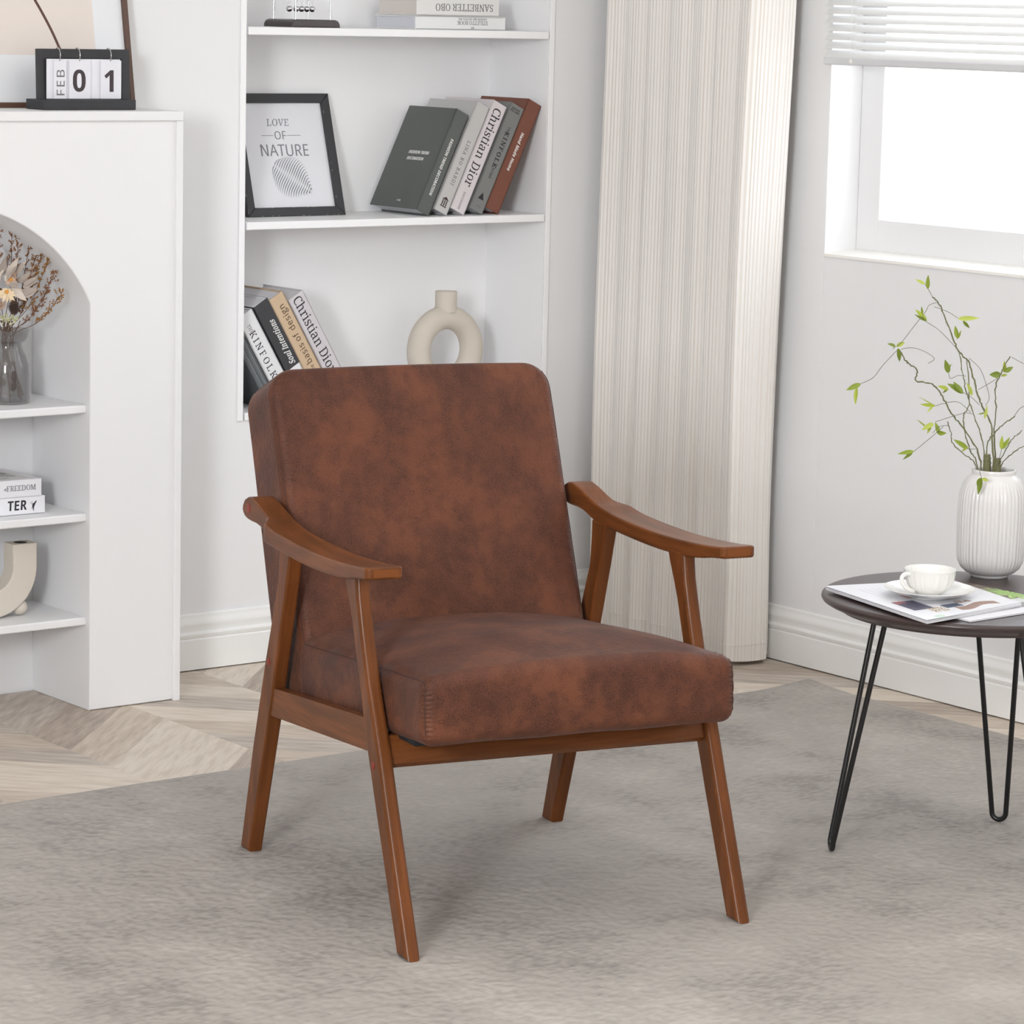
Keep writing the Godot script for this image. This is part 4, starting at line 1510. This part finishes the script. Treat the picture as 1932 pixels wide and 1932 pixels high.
	spine_text(b, "A YOU", SERIF, 0.006, -0.066, M.soft_ink, false, 0.0)
	b = book("tan book with brown lowercase lettering leaning on the lower shelf", V(0.912, y3, z3), ll, -1, 0.288, 0.0425, 0.16, cover_mat(209, 183, 152), M.pages, grp)
	spine_text(b, "design", SANS, 0.0158, 0.084, mat(Color8(92, 72, 52)), false, 0.001, 400, 0.0, 1.02, 3)
	spine_text(b, "of", SANS, 0.0158, 0.0285, mat(Color8(92, 72, 52)), false, 0.001, 400, 0.0, 1.02, 3)
	spine_text(b, "basis", SANS, 0.0158, -0.016, mat(Color8(92, 72, 52)), false, 0.001, 400, 0.0, 1.02, 3)
	spine_text(b, "the", SANS, 0.0095, -0.058, mat(Color8(92, 72, 52)), false, 0.002, 400, 0.0, 1.0, 3)
	spine_text(b, "a", SANS, 0.0158, -0.082, mat(Color8(92, 72, 52)), false, 0.002, 400)
	b = book("pale lilac book with large dark serif lettering, right end of the lower shelf row", V(0.964, y3, z3), ll, -1, 0.286, 0.0462, 0.165, cover_mat(213, 208, 212), M.pages, grp)
	spine_text(b, "Christian Dior", SERIF, 0.0235, 0.036, M.ink, true, -0.001, 400, 0.0, 0.94)
	# lying pair on the top shelf, lettering upside down
	var lie := Basis(V(0, -1, 0), V(1, 0, 0), V(0, 0, 1))
	grp = "books lying on the top shelf"
	b = book("thin white book lying under another on the top shelf", V(1.155, 1.4402, -1.84), lie, 1, 0.263, 0.0315, 0.165, cover_mat(236, 236, 236), mat(Color8(214, 215, 222), 0.7), grp)
	spine_text(b, "STILETTO BOOK", SERIF, 0.0092, 0.034, M.soft_ink, true, -0.001, 400, 0.0, 0.9)
	spine_text(b, "FASHION AND LIFESTYLE VOL", SANS, 0.0035, 0.034, M.soft_ink, true, -0.0095)
	spine_text(b, "NO", SANS, 0.0035, 0.034, M.soft_ink, true, 0.0105)
	b = book("cream book lying on top of the thin white one on the top shelf", V(1.158, 1.4722, -1.84), lie, 1, 0.240, 0.042, 0.16, cover_mat(230, 229, 227), mat(Color8(220, 212, 205), 0.75), grp)
	spine_text(b, "SANBETTER OBO", SERIF, 0.0165, 0.018, M.soft_ink, true, 0.001, 400, 0.0, 0.9)
	# pair in the mantel niche
	var up := Basis(V(0, 1, 0), V(-1, 0, 0), V(0, 0, 1))
	grp = "books lying in the mantel niche"
	b = book("white book with bold letters and a small figure, under the other in the niche", V(0.060, 0.4202, -1.63), up, -1, 0.235, 0.0365, 0.16, cover_mat(236, 236, 240), M.pages, grp, 0.002)
	text(b, "TER", SANS, 0.0205, T(V(0.001, -0.0505, 0.0003), Basis(V(0, -1, 0), V(1, 0, 0), V(0, 0, 1))), M.ink, 700, 0.05, 0.92)
	stag(b)
	b = book("white book with a photo cover lying on top in the mantel niche", V(0.0515, 0.4572, -1.63), up, -1, 0.228, 0.0365, 0.165, cover_mat(232, 231, 235), M.pages, grp, 0.002)
	text(b, "FREEDOM", SERIF, 0.0112, T(V(0.001, -0.0655, 0.0003), Basis(V(0, -1, 0), V(1, 0, 0), V(0, 0, 1))), M.soft_ink, 400, 0.0, 0.92)
	text(b, "«", SERIF, 0.0112, T(V(0.001, -0.0285, 0.0003), Basis(V(0, -1, 0), V(1, 0, 0), V(0, 0, 1))), M.soft_ink, 400, 0.3)
	photo_cover(b)

func temple(b: Node) -> void:
	var g := Geo.new()
	var z := 0.0004
	var m := mat(Color8(74, 58, 54), 0.7)
	g.extrude(T(V(0, -0.1145, 0.0001)), P2([-0.0105, 0.007, 0, 0.0145, 0.0105, 0.007]), z)
	for x in [-0.0075, -0.0015, 0.0045]:
		g.extrude(T(V(0, -0.1145, 0.0001)), P2([x, -0.0075, x + 0.003, -0.0075, x + 0.003, 0.0062, x, 0.0062]), z)
	g.extrude(T(V(0, -0.1145, 0.0001)), P2([-0.0095, -0.0105, 0.0095, -0.0105, 0.0095, -0.0082, -0.0095, -0.0082]), z)
	obj("emblem", g, m, b)

func stag(b: Node) -> void:
	# a small leaping figure printed near the end of the spine
	var g := Geo.new()
	var xf := T(V(0.0, -0.0895, 0.0001), Basis(V(0, -1, 0), V(1, 0, 0), V(0, 0, 1)))
	g.extrude(xf, P2([-0.003, -0.004, 0.001, -0.0045, 0.004, 0.002, 0.0065, 0.006, 0.0075, 0.009, 0.005, 0.0082, 0.002, 0.005, -0.0025, 0.0025]), 0.0003)
	g.extrude(xf, P2([-0.001, -0.0125, 0.0004, -0.012, 0.0012, -0.0035, -0.0014, -0.0035]), 0.0003)
	g.extrude(xf, P2([-0.0045, -0.008, -0.0036, -0.0085, -0.0008, -0.0025, -0.0026, -0.0015]), 0.0003)
	for k in 4:
		g.extrude(xf, P2([-0.002 - k * 0.0012, 0.0015, -0.0016 - k * 0.0012, 0.0012, -0.0035 - k * 0.0016, 0.0085 - k * 0.001, -0.0039 - k * 0.0016, 0.0087 - k * 0.001]), 0.0002)
	obj("emblem", g, mat(Color8(48, 46, 58), 0.7), b)

func photo_cover(b: Node) -> void:
	var im := Image.create(128, 96, false, Image.FORMAT_RGB8)
	im.fill(Color8(214, 212, 210))
	var nz := noise(61, 0.06, 3)
	for y in 96:
		for x in 128:
			var k := nz.get_noise_2d(x, y)
			if y > 8 and y < 70 and x > 10 and x < 118:
				im.set_pixel(x, y, Color8(176, 174, 172).lerp(Color8(92, 92, 94), smoothstep(0.0, 0.3, k)))
			if y > 76 and y < 88 and x > 30 and x < 100 and (x * 7 + y * 3) % 11 < 6:
				im.set_pixel(x, y, Color8(140, 138, 138))
	var m := mat(Color.WHITE, 0.4)
	m.albedo_texture = tex(im)
	var g := Geo.new()
	var a := g.vert(V(0.01845, 0.105, -0.15), V(1, 0, 0), Vector2(0, 0))
	var c := g.vert(V(0.01845, -0.098, -0.15), V(1, 0, 0), Vector2(1, 0))
	var d := g.vert(V(0.01845, -0.098, -0.014), V(1, 0, 0), Vector2(1, 1))
	var e := g.vert(V(0.01845, 0.105, -0.014), V(1, 0, 0), Vector2(0, 1))
	g.quad(a, c, d, e)
	obj("cover_photo", g, m, b)

# ---------------------------------------------------------------- things on the shelves and the mantel
func build_nature_frame() -> void:
	var lean := atan2(0.082, 0.280)
	var o := thing("picture_frame", "black worn wooden frame with a nature print leaning on the middle shelf", "picture frame", V(0.9, 1.0062, -1.9455))
	o.transform = T(V(0.8985, 1.0062, -1.9385), Basis(V(1, 0, 0), -lean))
	var w := 0.271
	var h := 0.291
	var b := 0.0215
	for s in [-1, 1]:
		var g := Geo.new()
		var x: float = s * w * 0.5
		g.extrude(T(V(0, 0, -0.014)), P2([x, 0.0, x, h, x - s * b, h - b, x - s * b, b]), 0.016, 0.0016, 2)
		obj("side_moulding", g, M.black_wood, o)
		g = Geo.new()
		var y := 0.0 if s < 0 else h
		var yi: float = y - s * b
		g.extrude(T(V(0, 0, -0.014)), P2([-w * 0.5, y, w * 0.5, y, w * 0.5 - b, yi, -w * 0.5 + b, yi]), 0.016, 0.0016, 2)
		obj("cross_moulding", g, M.black_wood, o)
	# wear along the edges
	rng.seed = 31
	var wr := Geo.new()
	for i in 46:
		var x := rng.randf_range(-w * 0.5 + 0.002, w * 0.5 - 0.002)
		var y := rng.randf_range(0.003, h - 0.003)
		var sz := V(rng.randf_range(0.001, 0.007), 0.0007, 0.0006)
		match i % 4:
			0:
				y = 0.0012
			1:
				y = b - 0.001
				x *= 0.8
			2:
				x = -w * 0.5 + 0.001
				sz = V(0.0008, rng.randf_range(0.002, 0.008), 0.0006)
			3:
				x = w * 0.5 - 0.001 if i % 8 < 4 else w * 0.5 - b + 0.001
				sz = V(0.0008, rng.randf_range(0.001, 0.006), 0.0006)
		wr.rbox(T(V(x, y, 0.0019)), sz, 0.0002, 1)
	var wo := obj("worn_edge", wr, M.worn, o)
	wo.set_meta("kind", "stuff")
	obj("backing", box(V(-w * 0.5 + 0.01, 0.01, -0.016), V(w * 0.5 - 0.01, h - 0.01, -0.0135), 0.0005), M.black_wood, o)
	var p := obj("print", box(V(-w * 0.5 + b - 0.002, b - 0.002, -0.0085), V(w * 0.5 - b + 0.002, h - b + 0.002, -0.0075), 0.0003), M.paper, o)
	var ink := mat(Color8(122, 122, 128), 0.8)
	text(p, "LOVE", "Droid Serif", 0.0162, T(V(-0.012, 0.2235, -0.0072)), ink, 400, 0.1, 1.0, 2)
	text(p, "OF", "Droid Sans", 0.0195, T(V(-0.010, 0.193, -0.0072)), ink, 400, 0.0, 1.0, 1)
	text(p, "NATURE", "Droid Sans", 0.0275, T(V(-0.004, 0.1575, -0.0072)), ink, 400, 0.0, 0.98, 0)
	var ln := Geo.new()
	addbox(ln, V(-0.062, 0.1925, -0.0074), V(-0.029, 0.1936, -0.0069), 0.0001)
	addbox(ln, V(0.009, 0.1925, -0.0074), V(0.047, 0.1936, -0.0069), 0.0001)
	obj("rule_lines", ln, ink, p)
	# leaf of curved strokes
	var lf := Geo.new()
	var c := V(0.006, 0.092, -0.0071)
	var ax := V(0.83, -0.56, 0).normalized()
	var px := V(0.56, 0.83, 0).normalized()
	for s in [-1.0, 1.0]:
		for k in 19:
			var t0 := -0.95 + k * 0.1
			var pts := []
			var start := c + ax * (0.05 * t0 + 0.004)
			for i in 9:
				var q := i / 8.0
				var t1: float = t0 + 0.10 - q * 0.30 + 0.34 * q * q
				var wid := 0.05 * pow(sin(PI * pow(clampf((t1 + 1.0) * 0.5, 0.0, 1.0), 0.9)), 0.8)
				pts.append(c + ax * (0.06 * lerpf(t0 + 0.06, t1, q)) + px * (s * wid * q))
			if (pts[8] - pts[0]).length() < 0.004:
				continue
			lf.tube(pts, [0.0003, 0.0008, 0.0011, 0.0012, 0.0012, 0.0011, 0.0009, 0.0006, 0.0003], 4, false)
			start = start
	var lo := obj("leaf_print", lf, mat(Color8(134, 138, 142), 0.8), p)
	lo.scale = V(1, 1, 0.05)
	lo.position.z = -0.0069
	obj("glass", box(V(-w * 0.5 + b - 0.002, b - 0.002, -0.0045), V(w * 0.5 - b + 0.002, h - b + 0.002, -0.003), 0.0003), M.picture_glass, o)

func build_cradle() -> void:
	var o := thing("newtons_cradle", "chrome ball pendulum desk toy on a dark base on the top shelf", "desk toy", V(0.875, 1.4402, -1.895))
	var g := Geo.new()
	var poly := P2([-0.0665, 0.0, 0.0665, 0.0, 0.0655, 0.008, 0.061, 0.0145, 0.053, 0.0175, -0.053, 0.0175, -0.061, 0.0145, -0.0655, 0.008])
	g.extrude(T(V(0, 0, -0.058)), poly, 0.116, 0.002, 2)
	obj("base", g, M.cradle_base, o)
	for s in [-1, 1]:
		g = Geo.new()
		var pts := [V(-0.0475, 0.016, s * 0.045)]
		for i in 7:
			var a := PI / 2.0 * i / 6.0
			pts.append(V(-0.0475 + 0.008 * (1.0 - cos(a)), 0.132 + 0.008 * sin(a), s * 0.045))
		for i in 7:
			var a := PI / 2.0 * i / 6.0
			pts.append(V(0.0475 - 0.008 + 0.008 * sin(a), 0.14 - 0.008 * (1.0 - cos(a)), s * 0.045))
		pts.append(V(0.0475, 0.016, s * 0.045))
		g.tube(pts, 0.0021, 10)
		obj("frame", g, M.chrome, o)
	for k in 5:
		g = Geo.new()
		var c := V(-0.031 + k * 0.0147 + (-0.004 if k == 0 else 0.0), 0.041, 0)
		g.ball(c, Vector3.ONE * 0.0072, 20)
		g.tube([c + V(0, 0.0065, 0), c + V(0, 0.0092, 0)], 0.0013, 8)
		var bo := obj("ball", g, M.chrome, o)
		g = Geo.new()
		for s in [-1, 1]:
			g.tube([c + V(0, 0.009, 0), V(c.x, 0.139, s * 0.045)], 0.00025, 4)
		obj("thread", g, M.steel, bo)

func build_ring_vase() -> void:
	var o := thing("ring_vase", "beige ring shaped ceramic vase on the lower shelf behind the armchair", "vase", V(1.303, 0.5752, -1.9))
	var g := Geo.new()
	var rows := []
	for i in 73:
		var a := TAU * i / 72.0
		var row := PackedVector3Array()
		for j in 33:
			var b := TAU * j / 32.0
			var rr := 0.0785 + 0.0285 * cos(b)
			row.append(V(rr * sin(a), maxf(0.0006, 0.104 + rr * cos(a)), 0.0285 * sin(b)))
		rows.append(row)
	g.grid(rows, 1.0, Vector2.ONE, true)
	var c := V(0, 0.104, 0)
	for i in g.v.size():
		var flat := g.v[i] - c
		flat.z = 0
		var out := g.v[i] - (c + flat.normalized() * 0.0785)
		if g.n[i].dot(out) < 0.0:
			g.n[i] = -g.n[i]
	var g2 := Geo.new()
	for i in range(0, g.idx.size(), 3):
		pass
	g2.v = g.v
	g2.n = g.n
	g2.t = g.t
	for i in range(0, g.idx.size(), 3):
		g2.tri(g.idx[i], g.idx[i + 1], g.idx[i + 2])
	obj("ring", g2, M.bisque, o)
	g = Geo.new()
	g.lathe(T(), [Vector2(0.0275, 0.196), Vector2(0.0268, 0.2), Vector2(0.0262, 0.21), Vector2(0.0262, 0.2445), Vector2(0.0256, 0.2458), Vector2(0.0222, 0.2458), Vector2(0.0215, 0.244), Vector2(0.0215, 0.205), Vector2(0.0001, 0.204)], 48)
	obj("neck", g, M.bisque, o)

func build_u_vase() -> void:
	var o := thing("u_vase", "beige U shaped ceramic vase on the lowest niche shelf of the mantel", "vase", V(-0.0525, 0.1972, -1.6725), 0.0)
	# square tube swept along a U
	var g := Geo.new()
	var R := 0.0765
	var hw := 0.0285
	var hd := 0.0225
	var cl := []
	var top := 0.1555
	var cy := 0.1065
	for y in [top, top - 0.001, top - 0.004, 0.13, cy + 0.01]:
		cl.append([V(R, y, 0), V(1, 0, 0)])
	for i in 33:
		var a := PI * i / 32.0
		cl.append([V(R * cos(a), cy - R * sin(a), 0), V(cos(a), -sin(a), 0)])
	for y in [cy + 0.01, 0.13, top - 0.004, top - 0.001, top]:
		cl.append([V(-R, y, 0), V(-1, 0, 0)])
	var r := 0.004
	var rows := []
	var norms := []
	for q in cl:
		var row := PackedVector3Array()
		var nr := PackedVector3Array()
		var cen := [[hw - r, hd - r, 0.0], [-hw + r, hd - r, 1.0], [-hw + r, -hd + r, 2.0], [hw - r, -hd + r, 3.0]]
		for c in cen:
			for s in 4:
				var an: float = (c[2] + s / 3.0) * PI / 2.0
				row.append(q[0] + q[1] * (c[0] + r * cos(an)) + V(0, 0, c[1] + r * sin(an)))
				nr.append(q[1] * cos(an) + V(0, 0, sin(an)))
		row.append(row[0])
		nr.append(nr[0])
		rows.append(row)
		norms.append(nr)
	var b: int = rows[0].size()
	for i in rows.size():
		for j in b:
			g.vert(rows[i][j], norms[i][j])
	for i in rows.size() - 1:
		for j in b - 1:
			var q := i * b + j
			g.quad(q, q + 1, q + b + 1, q + b)
	for e in [0, rows.size() - 1]:
		var c0 := g.vert(cl[e][0], Vector3.UP)
		var ring := []
		for j in b:
			ring.append(g.vert(rows[e][j], Vector3.UP))
		for j in b - 1:
			g.tri(c0, ring[j], ring[j + 1])
	obj("body", g, M.bisque, o)
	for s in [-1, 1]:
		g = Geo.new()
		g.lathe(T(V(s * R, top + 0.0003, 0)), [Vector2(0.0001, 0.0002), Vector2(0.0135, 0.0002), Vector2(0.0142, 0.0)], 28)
		obj("opening_shade", g, M.hole_shade, o)  # flat dark disc on the closed top, painted shade of the hole
		g = Geo.new()
		g.ball(V(s * 0.0725, 0.0172, 0.002), Vector3.ONE * 0.0172, 24)
		obj("ball_foot", g, M.bisque, o)

func build_calendar() -> void:
	var o := thing("desk_calendar", "black desk calendar with white flip cards on the mantel", "calendar", V(0.1625, 1.2642, -1.657))
	obj("base", box(V(-0.1095, 0, -0.041), V(0.1095, 0.021, 0.037), 0.0012), M.black_wood, o)
	var bd := T(V(0.004, 0.0205, 0.0), Basis(V(1, 0, 0), -0.04))
	var f := Geo.new()
	for s in [-1, 1]:
		f.rbox(bd * T(V(s * 0.0995, 0.0425, 0)), V(0.02, 0.085, 0.012), 0.0008, 1)
	f.rbox(bd * T(V(0, 0.0945, 0)), V(0.219, 0.02, 0.012), 0.0008, 1)
	f.rbox(bd * T(V(0, 0.05, -0.003)), V(0.2, 0.095, 0.003), 0.0005, 1)
	obj("frame", f, M.black_wood, o)
	var card := mat(Color8(232, 232, 238), 0.6)
	obj("card_back", box(V(-0.0895, 0.0225, 0.0085), V(0.0865, 0.1045, 0.0105), 0.0005), card, o)
	var specs := [[-0.0595, 0.031, "FEB"], [-0.0125, 0.053, "0"], [0.062, 0.051, "1"]]
	for q in specs:
		var cd := Geo.new()
		var hgt := 0.0795
		for k in 3:
			cd.rbox(T(V(q[0], 0.0225 + hgt * 0.5, 0.0115 + k * 0.0012)), V(q[1] - k * 0.0006, hgt, 0.0009), 0.0003, 1)
		var c := obj("card", cd, card, o)
		if q[2] == "FEB":
			text(c, "FEB", "Droid Sans", 0.0185, T(V(q[0] + 0.001, 0.0555, 0.0146), Basis(V(0, 1, 0), V(-1, 0, 0), V(0, 0, 1))), M.soft_ink, 400, 0.0, 1.22, 6)
		else:
			text(c, q[2], "Droid Sans", 0.045, T(V(q[0] - 0.002, 0.0585, 0.0146)), mat(Color8(66, 56, 60), 0.7), 700, 0.0, 1.0)
		var rg := Geo.new()
		var pts := []
		for i in 31:
			var a := TAU * i / 30.0
			pts.append(V(q[0] - 0.003 * sin(a), 0.112 + 0.0155 * cos(a), 0.003 + 0.0165 * sin(a)))
		rg.tube(pts, 0.0011, 8, false)
		obj("ring", rg, M.steel, o)

func build_art_print() -> void:
	var lean := 0.165
	var o := thing("framed_print", "large thin walnut framed abstract print leaning on the mantel behind the calendar", "framed print", V(0.02, 1.2642, -1.738))
	o.transform = T(V(0.342, 1.2642, -1.738), Basis(V(1, 0, 0), -lean))
	var w := 0.62
	var h := 0.43
	var b := 0.0115
	for q in [[-w, 0.0, -w + b, h], [-b, 0.0, 0.0, h]]:
		obj("side_moulding", box(V(q[0], q[1], -0.014), V(q[2], q[3], 0.002), 0.0012), M.walnut, o)
	for q in [[-w, 0.0, 0.0, b], [-w, h - b, 0.0, h]]:
		obj("cross_moulding", box(V(q[0] + b - 0.0005, q[1], -0.0135), V(q[2] - b + 0.0005, q[3], 0.0015), 0.0012), M.walnut, o)
	var p := obj("print", box(V(-w + b, b, -0.008), V(-b, h - b, -0.0065), 0.0004), mat(Color8(236, 238, 241), 0.6), o)
	obj("peach_field", box(V(-w + 0.085, 0.1125, -0.0068), V(-0.0835, h - 0.07, -0.0062), 0.0002), M.peach, p)
	var g := Geo.new()
	var pts := []
	for q in [[-0.1625, 0.105], [-0.183, 0.155], [-0.2, 0.19], [-0.221, 0.228], [-0.25, 0.275], [-0.30, 0.33]]:
		pts.append(V(q[0], q[1], -0.0060))
	g.tube(smooth_path(pts, 6), 0.0031, 8)
	var l := obj("brush_line", g, mat(Color8(98, 72, 62), 0.8), p)
	l.scale = V(1, 1, 0.1)
	l.position.z = -0.0056

func build_flower_vase() -> void:
	var at := V(0.004, 0.6502, -1.69)
	var o := thing("glass_vase", "smoky glass bottle vase in the arched mantel niche", "vase", at)
	var pr := [Vector2(0.0001, 0.0), Vector2(0.043, 0.0), Vector2(0.0465, 0.0025), Vector2(0.0478, 0.008), Vector2(0.0478, 0.03), Vector2(0.0472, 0.06), Vector2(0.0455, 0.082), Vector2(0.0405, 0.1), Vector2(0.0335, 0.114), Vector2(0.0305, 0.122), Vector2(0.0315, 0.1265), Vector2(0.0385, 0.131), Vector2(0.044, 0.139), Vector2(0.0465, 0.1505), Vector2(0.0472, 0.1545), Vector2(0.0462, 0.1555), Vector2(0.045, 0.1545), Vector2(0.0425, 0.14), Vector2(0.037, 0.1325), Vector2(0.0295, 0.1275), Vector2(0.0285, 0.122), Vector2(0.0318, 0.112), Vector2(0.0388, 0.098), Vector2(0.0438, 0.081), Vector2(0.0455, 0.06), Vector2(0.046, 0.01), Vector2(0.042, 0.005), Vector2(0.0001, 0.0045)]
	var g := Geo.new()
	g.lathe(T(), pr, 72)
	obj("body", g, M.smoke, o)
	var f := thing("dried_flowers", "bouquet of dried brown and cream flowers in the smoky glass vase", "dried flowers", at + V(0, 0.005, 0), TWIGTURN)
	rng.seed = 90
	# points: (across, up, towards the viewer); roots meet in the neck
	var neck := V(0.0, 0.125, 0.0)
	for s in SPRIGS:
		sprig(f, V(s[0] * 0.9 + 0.0, 0.02, rng.randf_range(-0.02, 0.02)).limit_length(0.034) + V(0, 0.004, 0), neck + V(rng.randf_range(-0.014, 0.014), 0, rng.randf_range(-0.012, 0.012)), V(s[0], s[1], s[2]), s[3])
	# broad pale dried leaves
	for q in [[0.004, 0.262, 0.02, 0.028, 0.302, 0.026], [0.02, 0.25, 0.01, 0.058, 0.266, 0.024], [0.03, 0.225, 0.03, 0.066, 0.236, 0.03], [0.016, 0.24, 0.04, 0.046, 0.214, 0.026], [-0.012, 0.262, 0.0, -0.002, 0.302, 0.026], [-0.02, 0.24, 0.03, -0.006, 0.272, 0.024], [-0.03, 0.25, 0.02, -0.066, 0.286, 0.03], [-0.03, 0.22, 0.03, -0.072, 0.225, 0.03], [0.034, 0.255, -0.02, 0.056, 0.282, 0.022], [-0.02, 0.29, -0.02, -0.035, 0.335, 0.026], [0.0, 0.255, 0.035, 0.022, 0.281, 0.018], [0.018, 0.268, 0.015, 0.04, 0.29, 0.02], [-0.008, 0.225, 0.045, -0.03, 0.232, 0.022], [0.036, 0.24, 0.02, 0.064, 0.258, 0.022], [-0.004, 0.212, 0.04, -0.022, 0.196, 0.022], [0.01, 0.247, 0.042, 0.034, 0.243, 0.016]]:
		var d := V(rng.randf_range(-0.5, 0.5), 0.3, 1)
		for k in 2:
			obj("dried_leaf", leaf_geo(V(q[0], q[1], q[2]) + V(0, 0.002 * k, -0.002 * k), V(q[3], q[4], q[2] + rng.randf_range(-0.012, 0.022)) + V(0.003 * k, 0.006 * k, -0.004 * k), q[5] * (0.66 - 0.14 * k), d, rng.randf_range(-0.35, 0.4)), M.dry_beige if rng.randf() > 0.5 else M.dry_grey, f)
	# dark leaves standing in the vase
	for k in 9:
		var c := V(rng.randf_range(-0.028, 0.03), rng.randf_range(0.018, 0.06), rng.randf_range(-0.01, 0.024))
		obj("sunken_leaf", leaf_geo(c, c + V(rng.randf_range(-0.01, 0.01), rng.randf_range(0.014, 0.026), 0), 0.014, V(rng.randf_range(-0.4, 0.4), 0.2, 1), 0.1), M.cone, f)
	# daisies
	for q in [[0.006, 0.233, 0.045, 0.021], [-0.035, 0.262, 0.04, 0.02], [0.012, 0.258, 0.032, 0.013]]:
		daisy(f, V(q[0], q[1], q[2]), q[3], M.petal if q[3] > 0.015 else M.dry_pink)
	# bristly pink heads
	for q in [[-0.006, 0.203, 0.045], [0.016, 0.263, 0.03], [-0.04, 0.2, 0.03]]:
		var c := V(q[0], q[1], q[2])
		g = Geo.new()
		for i in 90:
			var d := V(rng.randfn(), rng.randfn() + 0.5, rng.randfn()).normalized()
			g.tube([c + d * 0.003, c + d * rng.randf_range(0.009, 0.0135)], [0.0006, 0.0002], 4, false)
		var h := obj("bristle_head", g, M.dry_pink, f)
		h.set_meta("kind", "stuff")
	# a ribbed cone
	g = Geo.new()
	for i in 11:
		var y := i / 10.0
		g.lathe(T(V(0.02, 0.186 + y * 0.03, 0.04)), [Vector2(0.012 * sin(PI * (0.18 + 0.7 * y)) * 0.7, -0.0005), Vector2(0.0135 * sin(PI * (0.18 + 0.7 * y)), 0.0012), Vector2(0.004, 0.0028)], 20)
	obj("seed_cone", g, M.cone, f)
	# pale green berries
	for k in 75:
		var d := V(rng.randfn(), rng.randfn() * 0.7 + 0.2, rng.randfn()).normalized()
		var br := Geo.new()
		br.ball(V(0.008, 0.173, 0.03) + d * V(0.022, 0.013, 0.014) * rng.randf_range(0.55, 1.0), Vector3.ONE * rng.randf_range(0.0013, 0.0021), 8)
		obj("berry", br, M.berry, f)
	for k in 12:
		g = Geo.new()
		var a := rng.randf_range(0, TAU)
		g.tube([V(0.03 * cos(a), 0.003, 0.03 * sin(a)), neck + V(rng.randf_range(-0.015, 0.015), 0, rng.randf_range(-0.012, 0.012)), V(rng.randf_range(-0.02, 0.03), 0.17, 0.02)], 0.0011, 6)
		obj("stem", g, M.dry_stem, f)

# across, up, towards, fullness
const SPRIGS := [
	[0.045, 0.335, -0.01, 1.0], [0.075, 0.318, 0.0, 2.0], [0.085, 0.292, 0.01, 1.4], [0.1, 0.268, 0.02, 1.2],
	[0.115, 0.226, 0.015, 1.3], [0.088, 0.236, 0.03, 0.7], [0.01, 0.365, 0.0, 1.2], [-0.02, 0.375, -0.01, 1.2], [0.025, 0.33, 0.015, 1.0],
	[-0.05, 0.35, 0.01, 1.3], [-0.08, 0.3, 0.0, 1.3], [-0.1, 0.25, 0.02, 1.2], [0.06, 0.3, 0.02, 0.9], [0.05, 0.27, -0.02, 0.9]]

func sprig(f: Node, root: Vector3, neck: Vector3, tip: Vector3, full: float) -> void:
	var mid := neck.lerp(tip, 0.5) + V(signf(tip.x) * 0.006, -0.008, 0)
	var path := smooth_path([root, neck, mid, tip], 8)
	var g := Geo.new()
	g.tube(path, 0.0008, 6)
	var st := obj("sprig_stem", g, M.dry_stem, f)
	var fl := Geo.new()
	var bt := Geo.new()
	var dir := (tip - mid).normalized()
	for i in range(15, path.size()):
		for k in int(2 + full * 1.4):
			var side := V(rng.randfn(), rng.randfn() * 0.6, rng.randfn() * 0.5)
			var d := (dir * 0.9 + side * 0.5).normalized()
			var len_ := rng.randf_range(0.007, 0.018) * (0.7 + 0.3 * full)
			var e: Vector3 = path[i] + d * len_
			bt.tube([path[i], path[i] + d * len_ * 0.6 + side * 0.0008, e], 0.0003, 4, false)
			for b in int(7 + full * 2.5):
				var q := rng.randf()
				var c: Vector3 = e - d * len_ * q * 0.55 + V(rng.randfn(), rng.randfn() * 0.6, rng.randfn()) * 0.0014 * (0.4 + q)
				fl.ball(c, V(rng.randf_range(0.0006, 0.0012), rng.randf_range(0.0009, 0.0018), rng.randf_range(0.0006, 0.0012)), 6)
	obj("branchlets", bt, M.dry_stem, st).set_meta("kind", "stuff")
	obj("florets", fl, M.dry_gold if full > 1.25 else M.dry_brown, st).set_meta("kind", "stuff")

func daisy(f: Node, c: Vector3, r: float, m: Material) -> void:
	var g := Geo.new()
	g.ball(c + V(0, 0, 0.001), V(0.0045, 0.0045, 0.003), 12)
	var h := obj("flower_head", g, M.pollen, f)
	for k in 12:
		var a := TAU * k / 12.0 + rng.randf_range(-0.1, 0.1)
		var d := V(cos(a), sin(a) * 0.85 - 0.45, rng.randf_range(-0.15, 0.25))
		obj("petal", leaf_geo(c + d * 0.003, c + d * r * rng.randf_range(0.85, 1.1), r * 0.34, V(0, 0.2, 1), 0.1), m, h)

func _ready() -> void:
	camera_and_light()
	make_materials()
	build_room()
	build_window()
	build_bookcase()
	build_mantel()
	build_curtain()
	build_rug()
	build_chair()
	build_table()
	build_books()
	build_nature_frame()
	build_cradle()
	build_ring_vase()
	build_calendar()
	build_art_print()
	build_flower_vase()
	build_u_vase()
